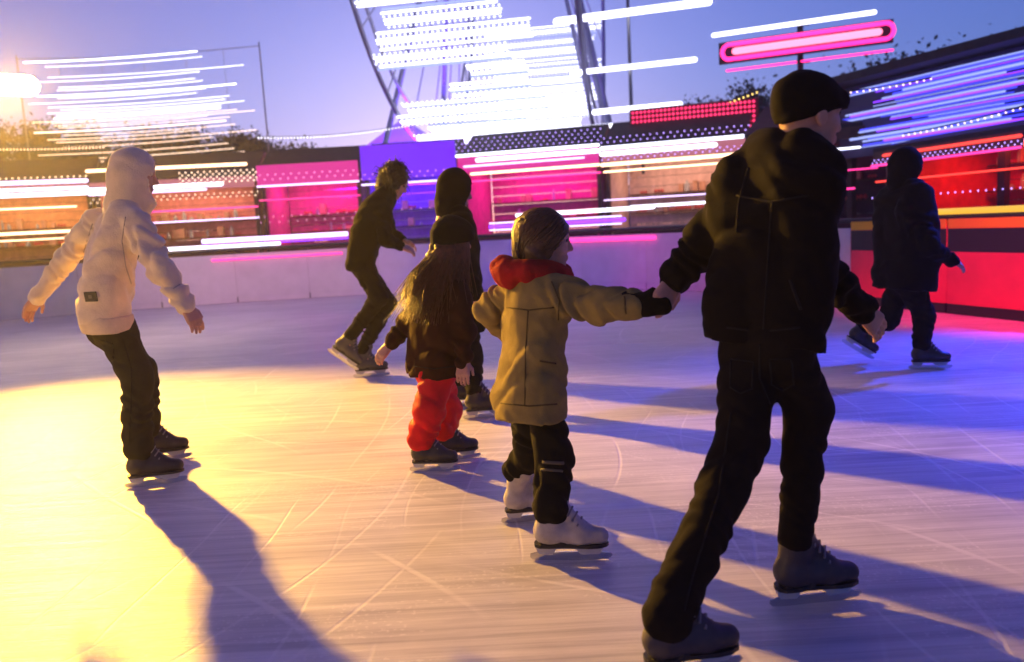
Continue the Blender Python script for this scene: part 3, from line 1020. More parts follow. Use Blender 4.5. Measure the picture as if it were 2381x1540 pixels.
def head_prims(c, f, up, s=1.0):
    f, l, u = frame(f, up)
    R = [tuple(f), tuple(l), tuple(u)]
    def q(a, b, h): return Vector(c) + (f * a + l * b + u * h) * s
    P = [ell(q(-.012, 0, .035), (.100 * s, .077 * s, .092 * s), R, .02), ell(q(.03, 0, -.045), (.060 * s, .056 * s, .072 * s), R, .03),
         rc(q(.062, -.012, -.098), q(.062, .012, -.098), .018 * s, None, .03),
         rc(q(-.03, 0, -.06), q(-.05, 0, -.20), .054 * s, .060 * s, .03),
         rc(q(.090, 0, .022), q(.108, 0, -.018), .008 * s, .0125 * s, .012), rc(q(.094, -.012, -.024), q(.094, .012, -.024), .008 * s, None, .008)]
    for k in (-1, 1):
        P += [rc(q(.082, .012 * k, .040), q(.066, .052 * k, .036), .010 * s, .009 * s, .02),
              ell(q(-.012, .078 * k, -.004), (.020 * s, .008 * s, .032 * s), R, .008), rc(q(.06, .035 * k, -.01), q(.05, .045 * k, -.02), .022 * s, None, .02)]
    P += [dict(ell(q(.094, .031 * k, .020), (.016 * s, .017 * s, .011 * s), R, .01, 's')) for k in (-1, 1)]
    P += [rc(q(.088, -.020, -.052), q(.088, .020, -.052), .0065 * s, None, .006), rc(q(.086, -.017, -.063), q(.086, .017, -.063), .0075 * s, None, .006)]
    return P, q, R


def levels(L, lat, k=.05, n=4):
    """stacked lateral capsules: L = [(centre, half width, radius)] lofted into a torso"""
    out = []
    for (c0, w0, r0), (c1, w1, r1) in zip(L, L[1:]):
        for i in range(n):
            t = i / n; c = c0.lerp(c1, t); ww = w0 + (w1 - w0) * t; r = r0 + (r1 - r0) * t
            out.append(rc(c - lat * ww, c + lat * ww, r, None, k))
    c, ww, r = L[-1]
    out.append(rc(c - lat * ww, c + lat * ww, r, None, k))
    return out


def skate(person, o, d, up, s, bootm, blade_hidden=False, shin=None, sole=None):
    """ice skate: o = middle of the blade's bottom edge, d = toe direction"""
    f, l, u = frame(d, up)
    def q(a, b, h): return Vector(o) + (f * a + l * b + u * h) * s
    sh = q(-.068, 0, .29) if shin is None else shin
    P = [rc(q(-.085, 0, .115), q(.05, 0, .108), .046 * s, .044 * s, .02), rc(q(.05, 0, .105), q(.125, 0, .098), .044 * s, .034 * s, .02),
         rc(q(-.07, 0, .13), q(-.06, 0, .2), .05 * s, .046 * s, .03), rc(q(-.06, 0, .2), sh, .046 * s, .050 * s, .03),
         rc(q(-.02, 0, .23), q(.04, 0, .145), .022 * s, .026 * s, .03), cut(q(0, 0, .072), -u),
         ]
    b = soft('skate', P, bootm, person, .008)
    base = parent_loc(b)
    def sub(mb, name, m):
        mb.v = [tuple(Vector(v) - base) for v in mb.v]
        return mb.build(name, m, b)
    half = [(-.131, 0), (-.126, .022), (-.108, .036), (-.07, .038), (-.02, .032), (.03, .036), (.08, .042), (.12, .038), (.15, .02), (.158, 0)]
    plan = half + [(a, -c) for a, c in half[-2:0:-1]]
    sub(MB().prism([(a * s, c * s) for a, c in plan], f, l, u, Vector(o) + u * .067 * s, .013 * s), 'sole', sole or BBLK)
    sub(MB().prism([(a * s * .42 - .058 * s, c * s * .9) for a, c in plan], f, l, u, Vector(o) + u * .080 * s, .014 * s), 'heel', sole or BBLK)
    hp = [(-.13, .0615), (-.115, .03), (-.06, .026), (-.045, .048), (.03, .048), (.05, .026), (.12, .028), (.145, .0615)]
    sub(MB().prism([(a * s, c * s) for a, c in hp], f, u, l, Vector(o), .02 * s), 'blade_holder', mat('holder plastic', (.5, .5, .52), .4))
    bp = [(-.15, .012), (-.14, .003), (-.1, 0), (.1, 0), (.155, .006), (.172, .02), (.165, .03), (.12, .033), (-.12, .033), (-.148, .026)]
    sub(MB().prism([(a * s, c * s) for a, c in bp], f, u, l, Vector(o), .004 * s), 'blade', STEEL)
    mb = MB()
    for k in range(6):
        t = k / 5
        c = Vector((.075 - .085 * t, 0, .150 + .105 * t))
        mb.tube([q(c.x - .018, -.036, c.z - .022), q(c.x + .001, 0, c.z + .002), q(c.x - .018, .036, c.z - .022)], .0045 * s, 5)
    sub(mb, 'laces', mat('laces', (.22, .2, .19), .8))
    return b


def foot_on(px, py, d, s=1.0):
    o = G(px, py, .0)
    return dict(o=o, d=Vector(d), up=Vector((0, 0, 1)), ankle=o - Vector(d).normalized() * .06 * s + Vector((0, 0, .18 * s)), s=s)


def foot_air(o, d, up, s=1.0):
    f, l, u = frame(d, up)
    return dict(o=Vector(o), d=f, up=u, ankle=Vector(o) - f * .06 * s + u * .18 * s, s=s)


def person(p):
    """p: joints in world space and garments"""
    base = (p['feet'][0]['o'] + p['feet'][1]['o']) / 2; base.z = 0
    t = empty('person', base, 0, p['label'], 'person', 'skaters on the ice')
    s = p.get('s', 1.0); lat = p['lat']; sl = p.get('slim', 1)
    p['jacket'] = [(c, ww * sl, r * sl) for c, ww, r in p['jacket']]
    for a in p['arms']: a['r'] = tuple(k * sl for k in a['r'])
    for a in p['legs']: a['r'] = tuple(k * min(1, sl + p.get('legx', .03)) for k in a['r'])
    # one body: torso and limbs under the clothes, head and hands in finer detail
    bp = [(c, ww * .8, r * .72) for c, ww, r in p['torso']]
    B = levels(bp, lat, .04, 2)
    for a in p['arms']:
        B += [rc(a['sh'], a['el'], a['r'][0] * .62, a['r'][1] * .62), rc(a['el'], a['wr'], a['r'][1] * .62, min(.028 * s, a['r'][2] * .7))]
    for l_, ft in zip(p['legs'], p['feet']):
        B += [rc(l_['hip'], l_['kn'], l_['r'][0] * .7, l_['r'][1] * .7), rc(l_['kn'], ft['ankle'], l_['r'][1] * .7, .032 * s),
              rc(ft['ankle'], ft['o'] + ft['d'] * .05 + ft['up'] * .11 * s, .03 * s, .024 * s)]
    hp, hq, R = head_prims(p['head'], p['face'], p.get('hup', (0, 0, 1)), s)
    B += [rc(hq(-.05, 0, -.16), p['torso'][0][0], .05 * s, .06 * s)]
    parts = [(*sdf_mesh(B, .016), 0), (*sdf_mesh(hp, .0055 * max(1, p.get('coarse', 1))), 0)]
    for a in p['arms']:
        if a.get('hand', True):
            hd = a.get('hd') or (a['wr'] - a['el'])
            parts.append((*sdf_mesh(hand_prims(a['wr'], hd, a.get('back', Vector((0, -.5, .8))), a.get('side', 1), s * 1.02, a.get('curl', .45)), .004 * max(1, p.get('coarse', 1))), 0))
    for k in (-1, 1):
        parts.append((*sdf_mesh([ell(hq(.076, .031 * k, .020), (.0125 * s,) * 3, None, .003)], .004), 1))
    parts = [(P - V3(base), Q, m) for P, Q, m in parts]
    link('body', np_mesh('body', parts), [p.get('skin', SKIN), EYE], t)
    res = p.get('res', .011)
    # top garment
    J = levels(p['jacket'], lat, .022)
    if p.get('hem'): J.append(cut(*p['hem']))
    for a in p['arms']:
        J += [rc(a['sh'], a['el'], a['r'][0], a['r'][1], .05, a.get('wr_', .010), 60), rc(a['el'], a['wr'], a['r'][1], a['r'][2], .03, a.get('wr_', .010), 80)]
        e = (a['wr'] - a['el']).normalized()
        J.append(rc(a['wr'] - e * .045, a['wr'] - e * .015, a['r'][2] * .98, a['r'][2] * .95, .008))
    J += p.get('jextra', [])
    p['obj_jacket'] = soft(p['jname'], J, p['jmat'], t, res, p.get('jnoise', .010), p.get('jnf', 14))
    # trousers
    T = []
    hipc = (p['legs'][0]['hip'] + p['legs'][1]['hip']) / 2
    T.append(rc(p['legs'][0]['hip'] + Vector((0, 0, .03)), p['legs'][1]['hip'] + Vector((0, 0, .03)), p['legs'][0]['r'][0] * 1.05, None, .05))
    for l_, ft in zip(p['legs'], p['feet']):
        low = ft['ankle'] + ft['up'] * l_.get('cuff', .02)
        T += [rc(l_['hip'], l_['kn'], l_['r'][0], l_['r'][1], .04, p.get('tw', .008), 56), rc(l_['kn'], low, l_['r'][1], l_['r'][2], .03, p.get('tw', .008) * 1.1, 70)]
    p['obj_trousers'] = soft('trousers', T, p['tmat'], t, res, .006, 16)
    for ft in p['feet']:
        kn = p['legs'][p['feet'].index(ft)]['kn']
        skate(t, ft['o'], ft['d'], ft['up'], ft['s'], p['bmat'], shin=ft['ankle'] + (kn - ft['ankle']).normalized() * .10 * ft['s'])
    return t, hq, R


def strands(name, roots, m, parent, r=.006, seg=4):
    base = parent_loc(parent); mb = MB()
    for pts in roots:
        n = len(pts)
        mb.tube([Vector(p) - base for p in pts], [r * (1 - .75 * (i / (n - 1)) ** 2) for i in range(n)], seg, False)
    return mb.build(name, m, parent, True)


def stick(px, py, obj):
    """point and normal where the sight line through the photo's pixel meets obj"""
    bv = BVHTree.FromPolygons([v.co + parent_loc(obj) for v in obj.data.vertices], [list(f.vertices) for f in obj.data.polygons])
    r = bv.ray_cast(CAM, ray(px, py).normalized())
    return r[0], r[1]


def seam(root, obj, path, m, r=.0032, name='seam', n=6):
    """a stitched seam, zip or pocket edge laid on a garment along a line of photo pixels"""
    bv = BVHTree.FromPolygons([v.co + parent_loc(obj) for v in obj.data.vertices], [list(f.vertices) for f in obj.data.polygons])
    base = parent_loc(root); P = []
    for (x0, y0), (x1, y1) in zip(path, path[1:]):
        for k in range(n):
            t = k / n
            h = bv.ray_cast(CAM, ray(x0 + (x1 - x0) * t, y0 + (y1 - y0) * t).normalized())
            if h[0] is not None: P.append(h[0] + h[1] * r * .2 - base)
    h = bv.ray_cast(CAM, ray(*path[-1]).normalized())
    if h[0] is not None: P.append(h[0] + h[1] * r * .2 - base)
    if len(P) < 3: return None
    keep = [P[0]]
    for q in P[1:]:
        if (q - keep[-1]).length < .12: keep.append(q)
    if len(keep) < 3: return None
    return MB().tube(keep, r, 5).build(name, m, root, True)


def fabric(name, c, noise=.15, bump=.25, bs=180, sheen=0.0, rough=.9):
    return mat(name, c, rough, .12, noise=noise, nscale=14, bump=bump, bscale=bs, sheen=sheen, bdist=.004)


DENIM = fabric('dark trousers', (.030, .028, .018)); BLACKC = fabric('black cloth', (.004, .0035, .004)); BLK2 = fabric('charcoal cloth', (.008, .007, .007))
BOOTD = mat('dark boot leather', (.035, .03, .028), .45, noise=.3, nscale=20)
BOOTG = mat('grey boot', (.07, .065, .06), .5, noise=.2, nscale=20)
Z = Vector((0, 0, 1))

# ---- 1: youth in the cream hoodie
f1 = Vector((.86, .5, 0)); r1 = Vector((.5, -.86, 0))
D = 4.4
cream = fabric('cream fleece', (.66, .54, .38), .10, .6, 120, .6)
p1 = dict(slim=0.91, label='skater in a cream hooded sweatshirt with the hood up and arms spread', lat=r1, s=.98,
          head=W(315, 412, D), face=(.93, .36, -.16), res=.010,
          torso=[(W(292, 490, D), .10, .09), (W(265, 600, D), .10, .11), (W(248, 740, D), .09, .11)],
          jacket=[(W(292, 478, D), .03, .075), (W(284, 505, D), .12, .095), (W(270, 560, D), .125, .115), (W(258, 610, D), .125, .122), (W(245, 670, D), .125, .138), (W(243, 722, D), .11, .135), (W(245, 748, D), .10, .118), (W(247, 775, D), .10, .118)],
          hem=(W(245, 752, D), (-.05, 0, -1)),
          arms=[dict(sh=W(318, 520, D - .14), el=W(372, 625, D - .2), wr=W(432, 712, D - .22), r=(.082, .068, .050), side=1, curl=.5, hd=Vector((.42, -.05, -.8)), back=Vector((.6, -.6, .3)), wr_=.014),
                dict(sh=W(228, 512, D + .15), el=W(150, 606, D + .22), wr=W(88, 690, D + .2), r=(.080, .066, .050), side=-1, curl=.4, hd=Vector((-.6, 0, -.75)), back=Vector((-.5, .3, .5)))],
          legs=[dict(hip=W(268, 772, D - .06), kn=W(318, 872, D - .16), r=(.108, .083, .082), cuff=.035), dict(hip=W(252, 772, D + .1), kn=W(335, 862, D + .22), r=(.10, .08, .076), cuff=.035)],
          feet=[foot_on(360, 1128, (.92, .25, 0)), foot_on(378, 1072, (.92, .3, 0))],
          jname='hoodie', jmat=cream, tmat=DENIM, bmat=BOOTD, jnoise=.011)
t1, q1, R1 = person(p1)
hood = [ell(q1(-.012, 0, .022), (.128, .108, .140), R1, .03), ell(q1(-.03, 0, -.06), (.105, .10, .11), R1, .05),
        rc(q1(-.03, 0, -.12), W(290, 478, D), .095, .105, .05), rc(q1(.06, 0, -.13), W(316, 492, D), .055, .07, .04),
        dict(ell(q1(.122, 0, -.012), (.085, .072, .112), R1, .01, 's')), dict(ell(q1(.03, 0, 0), (.10, .082, .115), R1, .01, 's'))]
soft('hood', hood, cream, t1, .008, .004, 13)
hem = levels([(W(246, 741, D), .104, .134), (W(247, 760, D), .10, .126)], r1, .01, 1)
hem += [cut(W(247, 768, D), (-.05, 0, -1)), cut(W(247, 729, D), (.05, 0, 1))]
soft('hem_band', hem, fabric('cream rib', (.63, .51, .36), .1, .8, 60), t1, .009)
hp_, hn_ = stick(212, 690, p1['obj_jacket'])
b0 = parent_loc(t1)
if hp_:
    M = Matrix.Translation(hp_ + hn_ * .003 - b0) @ hn_.to_track_quat('Z', 'Y').to_matrix().to_4x4()
    pt = MB().box((0, 0, 0), (.075, .052, .006), M).build('patch', BBLK, t1)
    MB().box((0, 0, .004), (.022, .018, .002), M).build('patch_mark', mat('grey print', (.12, .11, .1), .6), pt)
MB().capsule(q1(.075, -.02, -.135) - b0, q1(.07, -.022, -.165) - b0, .014).build('cord_toggle', BBLK, t1, True)

# ---- 2: bent dark skater, far
D = 7.2
f2 = Vector((1, .08, 0)); r2 = Vector((.08, -1, 0))
p2 = dict(slim=0.86, label='dark clad skater bent far forward with bushy hair in the middle distance', lat=r2, s=1.05, res=.015, coarse=1.6,
          head=W(918, 428, D), face=(.85, 0, -.5), hup=(.5, 0, .85),
          torso=[(W(890, 468, D), .12, .10), (W(855, 540, D), .11, .12), (W(838, 610, D), .10, .12)],
          jacket=[(W(903, 452, D), .05, .08), (W(888, 472, D), .15, .115), (W(866, 505, D), .15, .145), (W(853, 545, D), .14, .15), (W(842, 590, D), .12, .14), (W(838, 622, D), .12, .13)],
          hem=(W(838, 630, D), (-.2, 0, -1)),
          arms=[dict(sh=W(890, 482, D - .18), el=W(898, 560, D - .25), wr=W(930, 572, D - .2), r=(.085, .07, .05), side=1, back=Vector((0, -.5, .8))),
                dict(sh=W(890, 480, D + .2), el=W(905, 545, D + .25), wr=W(938, 560, D + .2), r=(.085, .07, .05), side=-1, back=Vector((0, .5, .8)))],
          legs=[dict(hip=W(842, 620, D - .1), kn=W(882, 692, D - .1), r=(.115, .085, .065), cuff=.05), dict(hip=W(842, 620, D + .1), kn=W(902, 705, D + .05), r=(.115, .085, .065), cuff=.05)],
          feet=[foot_air(W(793, 838, D - .05), (.76, 0, -.62), (.62, 0, .76), 1.05), foot_on(862, 876, (1, .05, 0), 1.05)],
          jname='jacket', jmat=BLACKC, tmat=BLK2, bmat=BOOTG)
t2, q2, R2 = person(p2)
HAIRD = mat('dark hair', (.02, .012, .009), .5, noise=.3, nscale=30)
soft('hair', [ell(q2(-.03, 0, .05), (.13, .12, .125), R2, .03), ell(q2(-.07, 0, -.03), (.09, .105, .11), R2, .03), dict(ell(q2(.10, 0, -.04), (.09, .075, .10), R2, .01, 's'))], HAIRD, t2, .012, .012, 22)
rt = []
fh, lh, uh = [Vector(k) for k in R2]
rb = random.Random(9)
for k in range(900):
    a = rb.uniform(.7, 2 * PI - .7); e = rb.uniform(-.6, 1.4)
    d = fh * math.cos(a) * math.cos(e) + lh * math.sin(a) * math.cos(e) + uh * math.sin(e)
    c0 = q2(-.03, 0, .04) + d * .10; j_ = Vector((rb.gauss(0, .03), rb.gauss(0, .03), rb.gauss(0, .03)))
    rt.append([c0, c0 + d * .04 + j_ * .6, c0 + d * rb.uniform(.015, .04) + j_ * 1.2 - Vector((0, 0, .05))])
strands('curls', rt, HAIRD, t2, .0035)

# ---- 3: dark adult behind the long haired child
D = 5.6
f3 = Vector((.95, .3, 0)); r3 = Vector((.3, -.95, 0))
p3 = dict(slim=0.85, label='tall black clad skater mostly hidden behind the child with long brown hair', lat=r3, s=1.0, res=.014, coarse=1.4,
          head=W(1060, 448, D), face=(.9, .2, -.2),
          torso=[(W(1060, 515, D), .12, .10), (W(1070, 600, D), .11, .12), (W(1075, 690, D), .10, .12)],
          jacket=[(W(1060, 495, D), .05, .08), (W(1062, 520, D), .15, .10), (W(1068, 570, D), .15, .125), (W(1072, 640, D), .14, .13), (W(1075, 720, D), .13, .14), (W(1076, 760, D), .13, .14)],
          hem=(W(1075, 765, D), (0, 0, -1)),
          arms=[dict(sh=W(1070, 535, D - .17), el=W(1090, 620, D - .2), wr=W(1108, 690, D - .25), r=(.08, .065, .05), side=1),
                dict(sh=W(1050, 535, D + .17), el=W(1060, 620, D + .2), wr=W(1090, 690, D + .1), r=(.08, .065, .05), side=-1)],
          legs=[dict(hip=W(1080, 740, D - .1), kn=W(1098, 840, D - .1), r=(.11, .08, .065)), dict(hip=W(1072, 740, D + .1), kn=W(1085, 840, D + .15), r=(.11, .08, .065))],
          feet=[foot_on(1128, 972, (1, .15, 0)), foot_on(1082, 945, (1, .1, 0))],
          jname='coat', jmat=BLACKC, tmat=BLK2, bmat=BOOTD,
          jextra=[])
t3, q3, R3 = person(p3)
soft('hood', [ell(q3(-.015, 0, .03), (.132, .112, .138), R3, .03), rc(q3(-.04, 0, -.1), W(1060, 510, D), .095, .11, .05), dict(ell(q3(.13, 0, -.02), (.08, .07, .11), R3, .01, 's'))], BLACKC, t3, .012, .006, 15)

# ---- 4: child with long brown hair and red trousers
D = 4.33
f4 = Vector((.8, .6, 0)); r4 = Vector((.6, -.8, 0))
brown = fabric('dark brown jacket', (.030, .009, .006)); redm = fabric('red snow trousers', (.58, .008, .02), .15, .4, 60, 0, .6)
p4 = dict(slim=0.93, label='child with long loose brown hair, dark brown jacket and bright red trousers', lat=r4, s=.86, res=.010,
          head=W(1056, 566, D), face=(.85, .5, -.1),
          torso=[(W(1036, 665, D), .07, .08), (W(1018, 760, D), .07, .09), (W(1010, 850, D), .07, .09)],
          jacket=[(W(1040, 648, D), .03, .065), (W(1036, 672, D), .085, .085), (W(1026, 715, D), .09, .105), (W(1016, 770, D), .09, .115), (W(1010, 825, D), .085, .115), (W(1008, 875, D), .085, .115)],
          hem=(W(1008, 872, D), (0, 0, -1)),
          arms=[dict(sh=W(1062, 692, D - .1), el=W(1082, 770, D - .15), wr=W(1078, 838, D - .2), r=(.066, .056, .046), side=1, curl=.6),
                dict(sh=W(1000, 690, D + .1), el=W(948, 752, D + .15), wr=W(908, 800, D + .12), r=(.066, .056, .046), side=-1)],
          legs=[dict(hip=W(1022, 868, D - .06), kn=W(998, 955, D - .14), r=(.098, .088, .078), cuff=.03), dict(hip=W(1008, 868, D + .06), kn=W(1040, 950, D + .12), r=(.098, .085, .075), cuff=.03)],
          feet=[foot_on(1008, 1096, (.9, -.1, 0), .88), foot_on(1058, 1070, (.95, .2, 0), .88)],
          jname='jacket', jmat=brown, tmat=redm, bmat=BOOTD, jnoise=.011)
t4, q4, R4 = person(p4)
HAIRB = mat('brown hair', (.075, .024, .009), .5, noise=.45, nscale=40)
soft('hat', [ell(q4(-.012, 0, .055), (.118, .1, .105), R4, .02), rc(q4(.03, .0, .03), q4(-.05, 0, .02), .088, .09, .03), cut(q4(0, 0, .0), tuple(Vector(R4[2]) * -1 + Vector(R4[0]) * .25))], BLACKC, t4, .009, .004, 20)
rt = []
rr_ = random.Random(4)
fh, lh, uh = [Vector(k) for k in R4]
for k in range(1700):
    a = rr_.uniform(.45, 2 * PI - .45)                      # around the head, face left free
    c0 = q4(-.012, 0, .01) + (fh * math.cos(a) * .088 + lh * math.sin(a) * .078)
    out = (fh * math.cos(a) + lh * math.sin(a))
    back = -fh * rr_.uniform(.02, .09)
    L = rr_.uniform(.26, .44)
    sway = Vector((rr_.gauss(-.045, .05), rr_.gauss(0, .03), 0))
    pts = [c0 + uh * .03, c0 + out * .018 - uh * L * .25 + back * .3, c0 + out * .022 + back * .8 - uh * L * .55 + sway * .4, c0 + out * .016 + back + sway - uh * L]
    rt.append(pts)
strands('hair', rt, HAIRB, t4, .0032)
soft('hair_mass', [ell(q4(-.05, 0, -.06), (.075, .085, .12), R4, .03), rc(q4(-.09, 0, -.1), q4(-.125, 0, -.30), .075, .05, .05)], HAIRB, t4, .01, .008, 30)

# ---- 5: child in the olive coat
D = 3.13
f5 = Vector((.95, .3, 0)); r5 = Vector((.3, -.95, 0))
olive = fabric('olive coat', (.24, .18, .06), .12, .35, 110)
p5 = dict(slim=0.85, label='child in a long olive coat with red scarf hand in hand with the tall man', lat=r5, s=.88, res=.0085,
          head=W(1272, 568, D), face=(.97, .1, -.08),
          torso=[(W(1240, 668, D), .08, .08), (W(1240, 780, D), .07, .1), (W(1235, 920, D), .07, .1)],
          jacket=[(W(1246, 644, D), .03, .065), (W(1244, 668, D), .085, .088), (W(1242, 705, D), .095, .112), (W(1242, 760, D), .09, .118), (W(1239, 820, D), .09, .118), (W(1234, 880, D), .09, .126), (W(1230, 935, D), .09, .137), (W(1229, 985, D), .09, .142)],
          hem=(W(1229, 966, D), (-.06, 0, -1)),
          arms=[dict(sh=W(1288, 690, D - .12), el=W(1396, 712, D - .28), wr=W(1478, 708, D - .36), r=(.084, .070, .060), side=1, hand=False, wr_=.014),
                dict(sh=W(1192, 682, D + .12), el=W(1140, 718, D + .22), wr=W(1185, 775, D + .28), r=(.074, .066, .055), side=-1, wr_=.014)],
          legs=[dict(hip=W(1262, 930, D - .05), kn=W(1290, 1070, D - .09), r=(.086, .080, .080), cuff=.03), dict(hip=W(1232, 940, D + .07), kn=W(1232, 1060, D + .18), r=(.09, .074, .07), cuff=.08)],
          feet=[foot_on(1322, 1302, (.96, -.12, 0), 1.0), foot_on(1238, 1212, (.95, .1, 0), .92)],
          jname='coat', jmat=olive, tmat=BLK2, bmat=mat('pale grey boot', (.40, .36, .33), .5, noise=.2, nscale=20), jnoise=.011,
          jextra=[rc(W(1195, 655, D + .06), W(1270, 672, D - .1), .05, .045, .03, .004, 40), rc(W(1190, 650, D), W(1200, 690, D), .055, .04, .04), rc(W(1205, 640, D + .12), W(1282, 650, D + .02), .04, .035, .03)])
t5, q5, R5 = person(p5)
b0 = parent_loc(t5)
sc = []
for k in range(14):
    a = 2 * PI * k / 14; a2 = 2 * PI * (k + 1) / 14
    def sp(a): return q5(-.035, 0, -.145) + Vector(R5[0]) * (math.cos(a) * .115 - .02) + Vector(R5[1]) * math.sin(a) * .10 + Vector((0, 0, .018 - .012 * math.cos(a)))
    sc.append(rc(sp(a), sp(a2), .043 + .007 * math.sin(3 * a), None, .02, .004, 60))
sc.append(rc(q5(-.16, -.04, -.15), q5(-.15, .05, -.15), .05, None, .03))
soft('scarf', sc, fabric('red scarf', (.33, .010, .015), .2, .6, 80), t5, .009, .005, 22)
HAIRC = mat('chestnut hair', (.075, .035, .018), .42, noise=.4, nscale=40)
soft('hair', [ell(q5(-.022, 0, .045), (.108, .089, .098), R5, .02), ell(q5(-.055, 0, -.04), (.065, .084, .10), R5, .03),
              dict(ell(q5(.105, 0, -.045), (.085, .075, .112), R5, .01, 's'))], HAIRC, t5, .007, .004, 30)
rt = []
fh, lh, uh = [Vector(k) for k in R5]
for k in range(700):
    a = rr_.uniform(.75, 2 * PI - .75); e = rr_.uniform(-.2, 1.3)
    d = fh * math.cos(a) * math.cos(e) + lh * math.sin(a) * math.cos(e) + uh * math.sin(e)
    def sh(v, k=1.0): return q5(-.022, 0, .045) + (fh * v.dot(fh) * .108 + lh * v.dot(lh) * .089 + uh * v.dot(uh) * .098) * k * 1.05
    tgt = q5(-.12, rr_.gauss(0, .02), -.10 + rr_.gauss(0, .02))
    p0 = sh(d, 1.0); p1_ = sh((d * .7 - fh * .3 - uh * .35).normalized(), 1.04)
    rt.append([p0, p1_, (p1_ + tgt) / 2 - fh * .012, tgt - uh * rr_.uniform(0, .09)])
strands('ponytail', rt, HAIRC, t5, .0042)
# mitten held in the man's hand
a5 = p5['arms'][0]
mw = a5['wr']; md = (W(1534, 712, D - .40) - mw).normalized()
lm = Vector((0, 0, 1)).cross(md).normalized()
soft('mitten', [rc(mw - md * .02, mw + md * .035, .047, .04, .02), rc(mw + md * .03, mw + md * .10, .040, .030, .02, flat=(tuple(lm), .75)),
                rc(mw + md * .03 + Vector((0, 0, .02)), mw + md * .065 + Vector((0, 0, .05)), .018, .014, .015)], BLACKC, t5, .006, .003, 25)

# ---- 6: tall man in black
D = 2.5
f6 = Vector((.76, .65, 0)); r6 = Vector((.65, -.76, 0)); l6 = -r6
p6 = dict(tw=.0035, legx=-.02, slim=0.87, label='tall man in black jacket and beanie leading the child in the olive coat', lat=r6, s=1.0, res=.009,
          head=W(1880, 276, D), face=(.95, .28, -.12),
          torso=[(W(1815, 400, D), .12, .09), (W(1800, 560, D), .10, .10), (W(1780, 760, D), .10, .10)],
          jacket=[(W(1840, 360, D), .04, .07), (W(1822, 388, D), .12, .072), (W(1808, 430, D), .14, .098), (W(1800, 520, D), .115, .108), (W(1795, 600, D), .115, .112), (W(1782, 690, D), .115, .118), (W(1775, 760, D), .11, .108), (W(1772, 820, D), .10, .10)],
          hem=(W(1775, 795, D), (-.1, 0, -1)),
          arms=[dict(sh=W(1742, 410, D + .10), el=W(1640, 560, D + .2), wr=W(1572, 648, D + .26), r=(.092, .074, .060), side=1, curl=.62, hd=(W(1528, 720, D + .22) - W(1572, 648, D + .26)), back=Vector((.55, -.7, .45)), wr_=.014),
                dict(sh=W(1848, 425, D - .10), el=W(1888, 600, D - .02), wr=W(2000, 715, D + .12), r=(.088, .070, .055), side=1, hd=Vector((.6, .15, -.6)), back=Vector((.2, -.8, .3)), wr_=.014)],
          legs=[dict(hip=W(1752, 800, D + .05), kn=W(1718, 1045, D - .08), r=(.118, .092, .082), cuff=.0), dict(hip=W(1815, 800, D - .04), kn=W(1880, 955, D), r=(.110, .082, .066), cuff=.05)],
          feet=[foot_on(1600, 1568, (.97, .2, 0)), foot_on(1890, 1402, (.97, .1, 0))],
          jname='jacket', jmat=fabric('black winter jacket', (.006, .0045, .0045), .2, .2, 150), tmat=fabric('black jeans', (.009, .007, .006), .2, .2, 150), bmat=mat('purple grey boot', (.040, .034, .042), .5, noise=.2, nscale=20), jnoise=.011,
          jextra=[rc(W(1783, 350, D + .09), W(1850, 352, D - .06), .056, .048, .05), rc(W(1862, 348, D - .05), W(1893, 366, D), .040, .038, .03)])
t6, q6, R6 = person(p6)
fh, lh, uh = [Vector(k) for k in R6]
soft('beanie', [ell(q6(-.018, 0, .055), (.110, .086, .088), R6, .015), rc(q6(-.035, 0, .02), q6(.03, 0, .03), .082, .078, .02),
                cut(q6(0, 0, .006), tuple(-uh + fh * .34)), rc(q6(.085, -.03, .062), q6(.085, .03, .062), .028, None, .02), rc(q6(.085, .0, .058), q6(.13, 0, .05), .02, .012, .02, flat=(tuple(lh), .25))], BLACKC, t6, .008, .003, 30)

# ---- 7: black skater at the right
D = 6.4
f7 = Vector((.95, .2, 0)); r7 = Vector((.2, -.95, 0))
p7 = dict(slim=0.9, label='black clad skater in a bulky hooded coat before the red lit boards', lat=r7, s=1.0, res=.014, coarse=1.5,
          head=W(2108, 392, D), face=(.95, .1, -.1),
          torso=[(W(2100, 460, D), .12, .12), (W(2105, 540, D), .11, .15), (W(2100, 640, D), .10, .15)],
          jacket=[(W(2105, 440, D), .06, .09), (W(2102, 462, D), .15, .14), (W(2104, 510, D), .15, .175), (W(2106, 570, D), .14, .18), (W(2104, 630, D), .14, .185), (W(2100, 680, D), .13, .175)],
          hem=(W(2100, 672, D), (-.1, 0, -1)),
          arms=[dict(sh=W(2110, 485, D - .2), el=W(2165, 575, D - .3), wr=W(2215, 605, D - .25), r=(.10, .08, .06), side=1, wr_=.014),
                dict(sh=W(2100, 485, D + .2), el=W(2065, 580, D + .25), wr=W(2075, 640, D + .25), r=(.09, .075, .055), side=-1)],
          legs=[dict(hip=W(2115, 660, D - .08), kn=W(2150, 735, D - .1), r=(.115, .085, .07)), dict(hip=W(2095, 660, D + .08), kn=W(2065, 745, D + .1), r=(.115, .085, .07))],
          feet=[foot_on(2160, 858, (.97, -.2, 0)), foot_air(W(1990, 815, D + .15), (.75, 0, -.5), (.5, 0, .75))],
          jname='coat', jmat=BLACKC, tmat=BLK2, bmat=BOOTD)
t7, q7, R7 = person(p7)
soft('hood', [ell(q7(-.015, 0, .03), (.135, .115, .14), R7, .03), rc(q7(-.04, 0, -.1), W(2104, 455, D), .10, .12, .05), dict(ell(q7(.13, 0, -.02), (.08, .07, .11), R7, .01, 's'))], BLACKC, t7, .012, .005, 15)

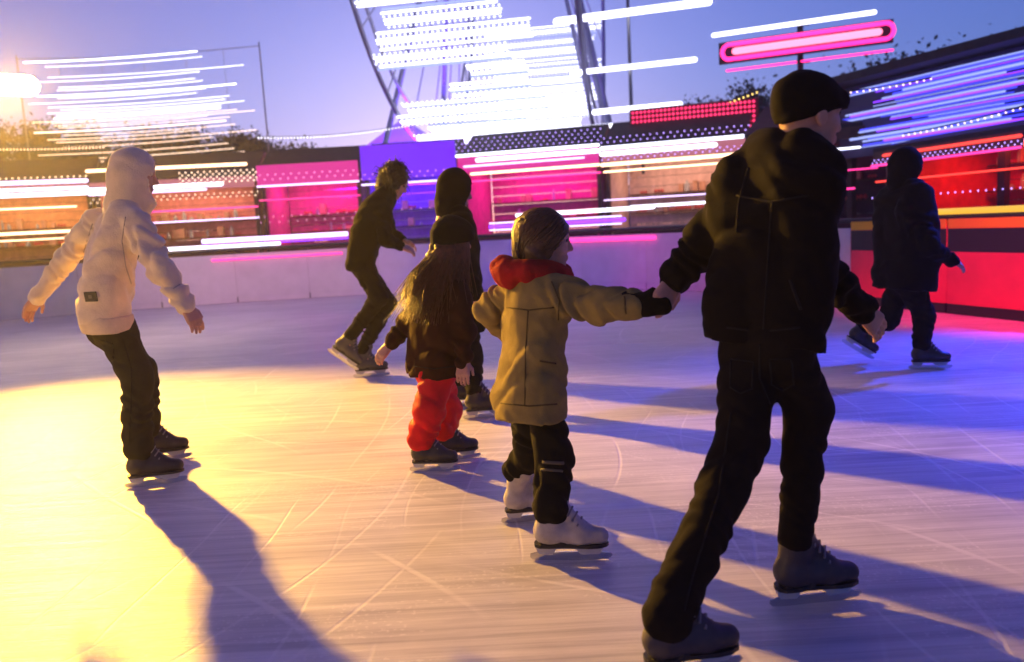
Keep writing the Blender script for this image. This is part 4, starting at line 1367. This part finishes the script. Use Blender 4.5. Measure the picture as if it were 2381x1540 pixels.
# ---- seams, pockets and trims on the nearer skaters
SEAMC = fabric('cream seam', (.42, .36, .30)); SEAMO = fabric('olive seam', (.11, .08, .03)); SEAMB = mat('black seam', (.005, .0045, .0045), .9)
j1 = p1['obj_jacket']; l1 = p1['obj_trousers']
seam(t1, j1, [(292, 505), (283, 560), (292, 620), (305, 660)], SEAMC)
seam(t1, j1, [(215, 520), (190, 600), (175, 680), (172, 728)], SEAMC)
seam(t1, j1, [(240, 490), (262, 500), (292, 505)], SEAMC)
seam(t1, j1, [(402, 672), (418, 662)], SEAMC)
seam(t1, l1, [(232, 790), (262, 800), (264, 835), (246, 836)], SEAMB, .003, 'pocket_edge')
seam(t1, l1, [(286, 790), (306, 860), (304, 960), (300, 1030)], SEAMB, .003)
j5 = p5['obj_jacket']; l5 = p5['obj_trousers']
seam(t5, j5, [(1178, 715), (1230, 722), (1288, 715)], SEAMO, .003)
seam(t5, j5, [(1228, 722), (1222, 820), (1220, 945)], SEAMO, .003)
seam(t5, j5, [(1165, 938), (1230, 945), (1295, 940)], SEAMO, .003)
seam(t5, j5, [(1255, 840), (1292, 846)], SEAMO, .004, 'pocket_edge')
seam(t5, j5, [(1282, 655), (1300, 700), (1298, 745)], SEAMO, .003)
seam(t5, j5, [(1452, 690), (1455, 730)], SEAMO, .003)
seam(t5, l5, [(1262, 1075), (1310, 1078)], mat('worn grey cloth', (.10, .09, .06), .8), .007, 'knee_stripe')
seam(t5, l5, [(1258, 1092), (1308, 1096)], mat('worn grey cloth', (.10, .09, .06), .8), .005, 'knee_stripe')
j6 = p6['obj_jacket']; l6_ = p6['obj_trousers']
seam(t6, j6, [(1712, 455), (1790, 470), (1880, 455)], SEAMB)
seam(t6, j6, [(1795, 470), (1785, 620), (1775, 780)], SEAMB)
seam(t6, j6, [(1740, 390), (1718, 470), (1712, 540)], SEAMB)
seam(t6, j6, [(1690, 762), (1770, 772), (1860, 762)], SEAMB)
seam(t6, j6, [(1838, 650), (1862, 720)], SEAMB, .005, 'pocket_zip')
seam(t6, l6_, [(1700, 835), (1752, 842), (1748, 905), (1722, 915), (1698, 900), (1700, 835)], SEAMB, .003, 'pocket_edge')
seam(t6, l6_, [(1790, 835), (1840, 835), (1845, 895), (1820, 908), (1794, 895), (1790, 835)], SEAMB, .003, 'pocket_edge')
seam(t6, l6_, [(1768, 800), (1766, 880), (1790, 940)], SEAMB, .003)
seam(t6, l6_, [(1700, 960), (1670, 1150), (1610, 1340), (1590, 1420)], SEAMB, .003)
j4 = p4['obj_jacket']
seam(t4, j4, [(965, 852), (1010, 858), (1055, 852)], SEAMB, .003)
